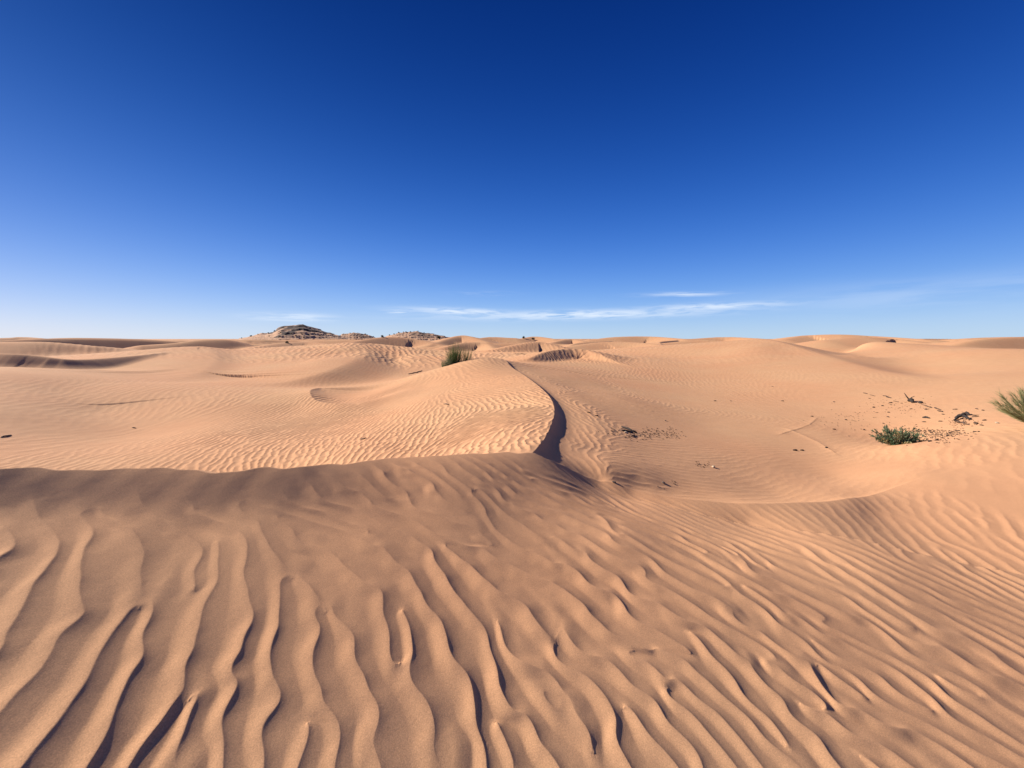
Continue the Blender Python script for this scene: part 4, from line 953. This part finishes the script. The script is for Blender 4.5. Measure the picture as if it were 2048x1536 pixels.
def rocky_hill(sil, r_, depth, mat, label, seed, rough):
    us = np.array([s[0] for s in sil], float); vs = np.array([s[1] for s in sil], float); a, e = ray(us, vs); top = e * r_
    rnd = np.random.default_rng(seed); nu, nd = 220, 70; aa = np.linspace(a[0], a[-1], nu); tt = np.interp(aa, a, top); tt = np.minimum(tt, 1e9)
    base = -3.0; dd = np.linspace(-1, 1, nd); n1 = blur(rnd.standard_normal((nu, nd)), 3); n1 /= n1.std(); n2 = blur(rnd.standard_normal((nu, nd)), 1); n2 /= n2.std()
    V = []
    for i in range(nu):
        for j in range(nd):
            q = abs(dd[j]); f = max(0, 1 - q ** 1.5); f = f if q > .12 else 1 - (q / .12) * (1 - (1 - .12 ** 1.5))
            h = max(tt[i] - base, 0.01); z = base + h * f; st = .5 * round(z / (h * .16 + .3)) * (h * .16 + .3) + .5 * z     # ledges
            z = z + (st - z) * (rough if rough > .5 else 0) + (n1[i, j] * .3 + n2[i, j] * .05) * rough * min(1, h * f / 3) * (1 if q > .1 else .4)
            rr_ = r_ + depth * dd[j] + n1[i, j] * rough
            V.append((rr_ * math.sin(aa[i]), rr_ * math.cos(aa[i]), z))
    Fc = [(i * nd + j, i * nd + j + 1, (i + 1) * nd + j + 1, (i + 1) * nd + j) for i in range(nu - 1) for j in range(nd - 1)]
    c = Vector((r_ * math.sin(a.mean()), r_ * math.cos(a.mean()), base)); o = mk('rocky_hill', [Vector(v) - c for v in V], [f[::-1] for f in Fc], mat, None, True, c)
    tag(o, label, None, None, 'structure')
MR1 = mat_rock('rock_and_sand', (.07, .042, .034), (.54, .32, .19), .04, .80, .88); MR2 = mat_rock('pebbly_sand', (.22, .135, .09), (.55, .325, .195), .04, .70, .86)
rocky_hill([(478, 677), (505, 672), (530, 669), (546, 664), (556, 656), (562, 653), (574, 651), (588, 650), (597, 648), (606, 648), (614, 651), (628, 655), (640, 659), (650, 663), (660, 666), (676, 670), (700, 677)], 330, 38, MR1, 'dark flat-topped rocky hill, highest on the horizon', 1, .75)
rocky_hill([(492, 677), (510, 670), (522, 666), (534, 666), (544, 668), (556, 677)], 400, 20, MR2, 'low grey rise left of the rocky hill', 2, .12)
rocky_hill([(672, 677), (684, 668), (696, 667), (708, 665), (722, 667), (738, 670), (756, 677)], 380, 26, MR2, 'small rounded stony hill in the middle', 3, .7)
rocky_hill([(752, 677), (775, 672), (790, 668), (806, 665), (822, 663), (836, 663), (850, 666), (868, 668), (884, 671), (905, 677)], 300, 26, MR2, 'long low stony hill right of the small one', 4, .8)

# ---- far shrubs, dark dots on the sand
def shrub_proto(seed):
    rnd = random.Random(seed); VL, FL = [], []
    for k in range(26):
        a = rnd.uniform(0, 6.28); el = rnd.uniform(.2, 1.5); d = Vector((math.cos(a) * math.cos(el), math.sin(a) * math.cos(el), math.sin(el)))
        for _ in range(12):
            q = d * rnd.uniform(.25, 1) ; leaf(VL, FL, (q.x * .6, q.y * .6, max(q.z * .75, .0)), (d.x + rnd.gauss(0, .5), d.y + rnd.gauss(0, .5), d.z + rnd.gauss(.2, .5)), rnd.uniform(.14, .26), .09, rnd)
    return VL, FL
PR = [shrub_proto(s) for s in (1, 2, 3)]; PM = []
FS_ = [(877, 677.5, .9, 'widest dark shrub on the sand below the right stony hill'), (574, 686, .62, 'dark shrub standing alone on the sand below the rocky hill'), (1047, 677, .7, 'dark shrub on the horizon above the ridge top'),
       (1066, 679.5, .7, 'low dark shrub on a far crest right of the ridge top'), (398, 674, .8, 'dark shrub alone on the far left crest')]
SMALL = [(466, 674), (483, 672), (502, 671), (516, 669), (526, 667), (537, 667), (549, 663), (561, 666), (571, 670), (583, 668), (592, 672), (604, 669), (617, 671), (628, 667), (652, 669), (664, 669), (680, 671), (700, 665), (716, 665), (731, 668), (747, 669), (764, 670), (779, 669),
         (788, 666), (797, 664), (807, 662), (812, 660), (821, 660), (828, 660), (836, 661), (848, 664), (858, 666), (868, 668), (608, 676), (640, 672), (560, 674), (538, 673)]
deps = None
def far_shrub(k, u, v, s, label, group):
    pi_ = k % 3
    if len(PM) <= pi_:
        VL, FL = PR[pi_]; me = bpy.data.meshes.new('far_shrub'); me.from_pydata([tuple(q) for q in VL], [], FL); me.materials.append(M_DARKL); PM.append(me)
    o = bpy.data.objects.new('far_shrub', PM[pi_]); C.objects.link(o)
    a, e = ray(u, v); a, e = float(a), float(e)
    bpy.context.view_layer.update() if k == 0 else None
    hitq = False
    while not hitq and e > -.05:                        # the first sand or rock at or just under that point of the horizon
        hitq, loc, nn, idx, ob, mtx = bpy.context.scene.ray_cast(DG, Vector((0, 0, 0)), Vector((math.sin(a), math.cos(a), e)).normalized(), distance=3000); e -= .0006
    r_ = math.hypot(loc.x, loc.y)
    o.location = loc - Vector((0, 0, .05)); o.scale = (s, s, s); o.rotation_euler = (0, 0, k * 1.3); tag(o, label, 'shrub', group); return r_
bpy.context.view_layer.update(); DG = bpy.context.evaluated_depsgraph_get()
for k, (u, v, s, lab) in enumerate(FS_):
    a, e = ray(u, v); h_ = bpy.context.scene.ray_cast(DG, Vector((0, 0, 0)), Vector((math.sin(a), math.cos(a), float(e))).normalized(), distance=3000)
    rr0 = h_[1].length if h_[0] else 150
    far_shrub(k, u, v, s * rr0 / 95, lab, 'dark shrubs on the far sand')
def hill_zone(u): return 'left of the dark rocky hill' if u < 545 else 'on the dark rocky hill' if u < 660 else 'on the small stony hill' if u < 750 else 'on the long stony hill'
HZN = {}
for q in sorted(SMALL): HZN.setdefault(hill_zone(q[0]), []).append(q)
for k, (u, v) in enumerate(SMALL):
    z_ = hill_zone(u); i_ = HZN[z_].index((u, v))
    far_shrub(k + 1, u, v, random.Random(k).uniform(.55, 1.05) * (1.3 if u < 660 else 1), 'tiny dark shrub, ' + nth(i_) + (', ' if i_ == 0 else ' from left, ') + z_, 'tiny shrubs on the far hills')
print('things', round(time.time() - T0, 1))
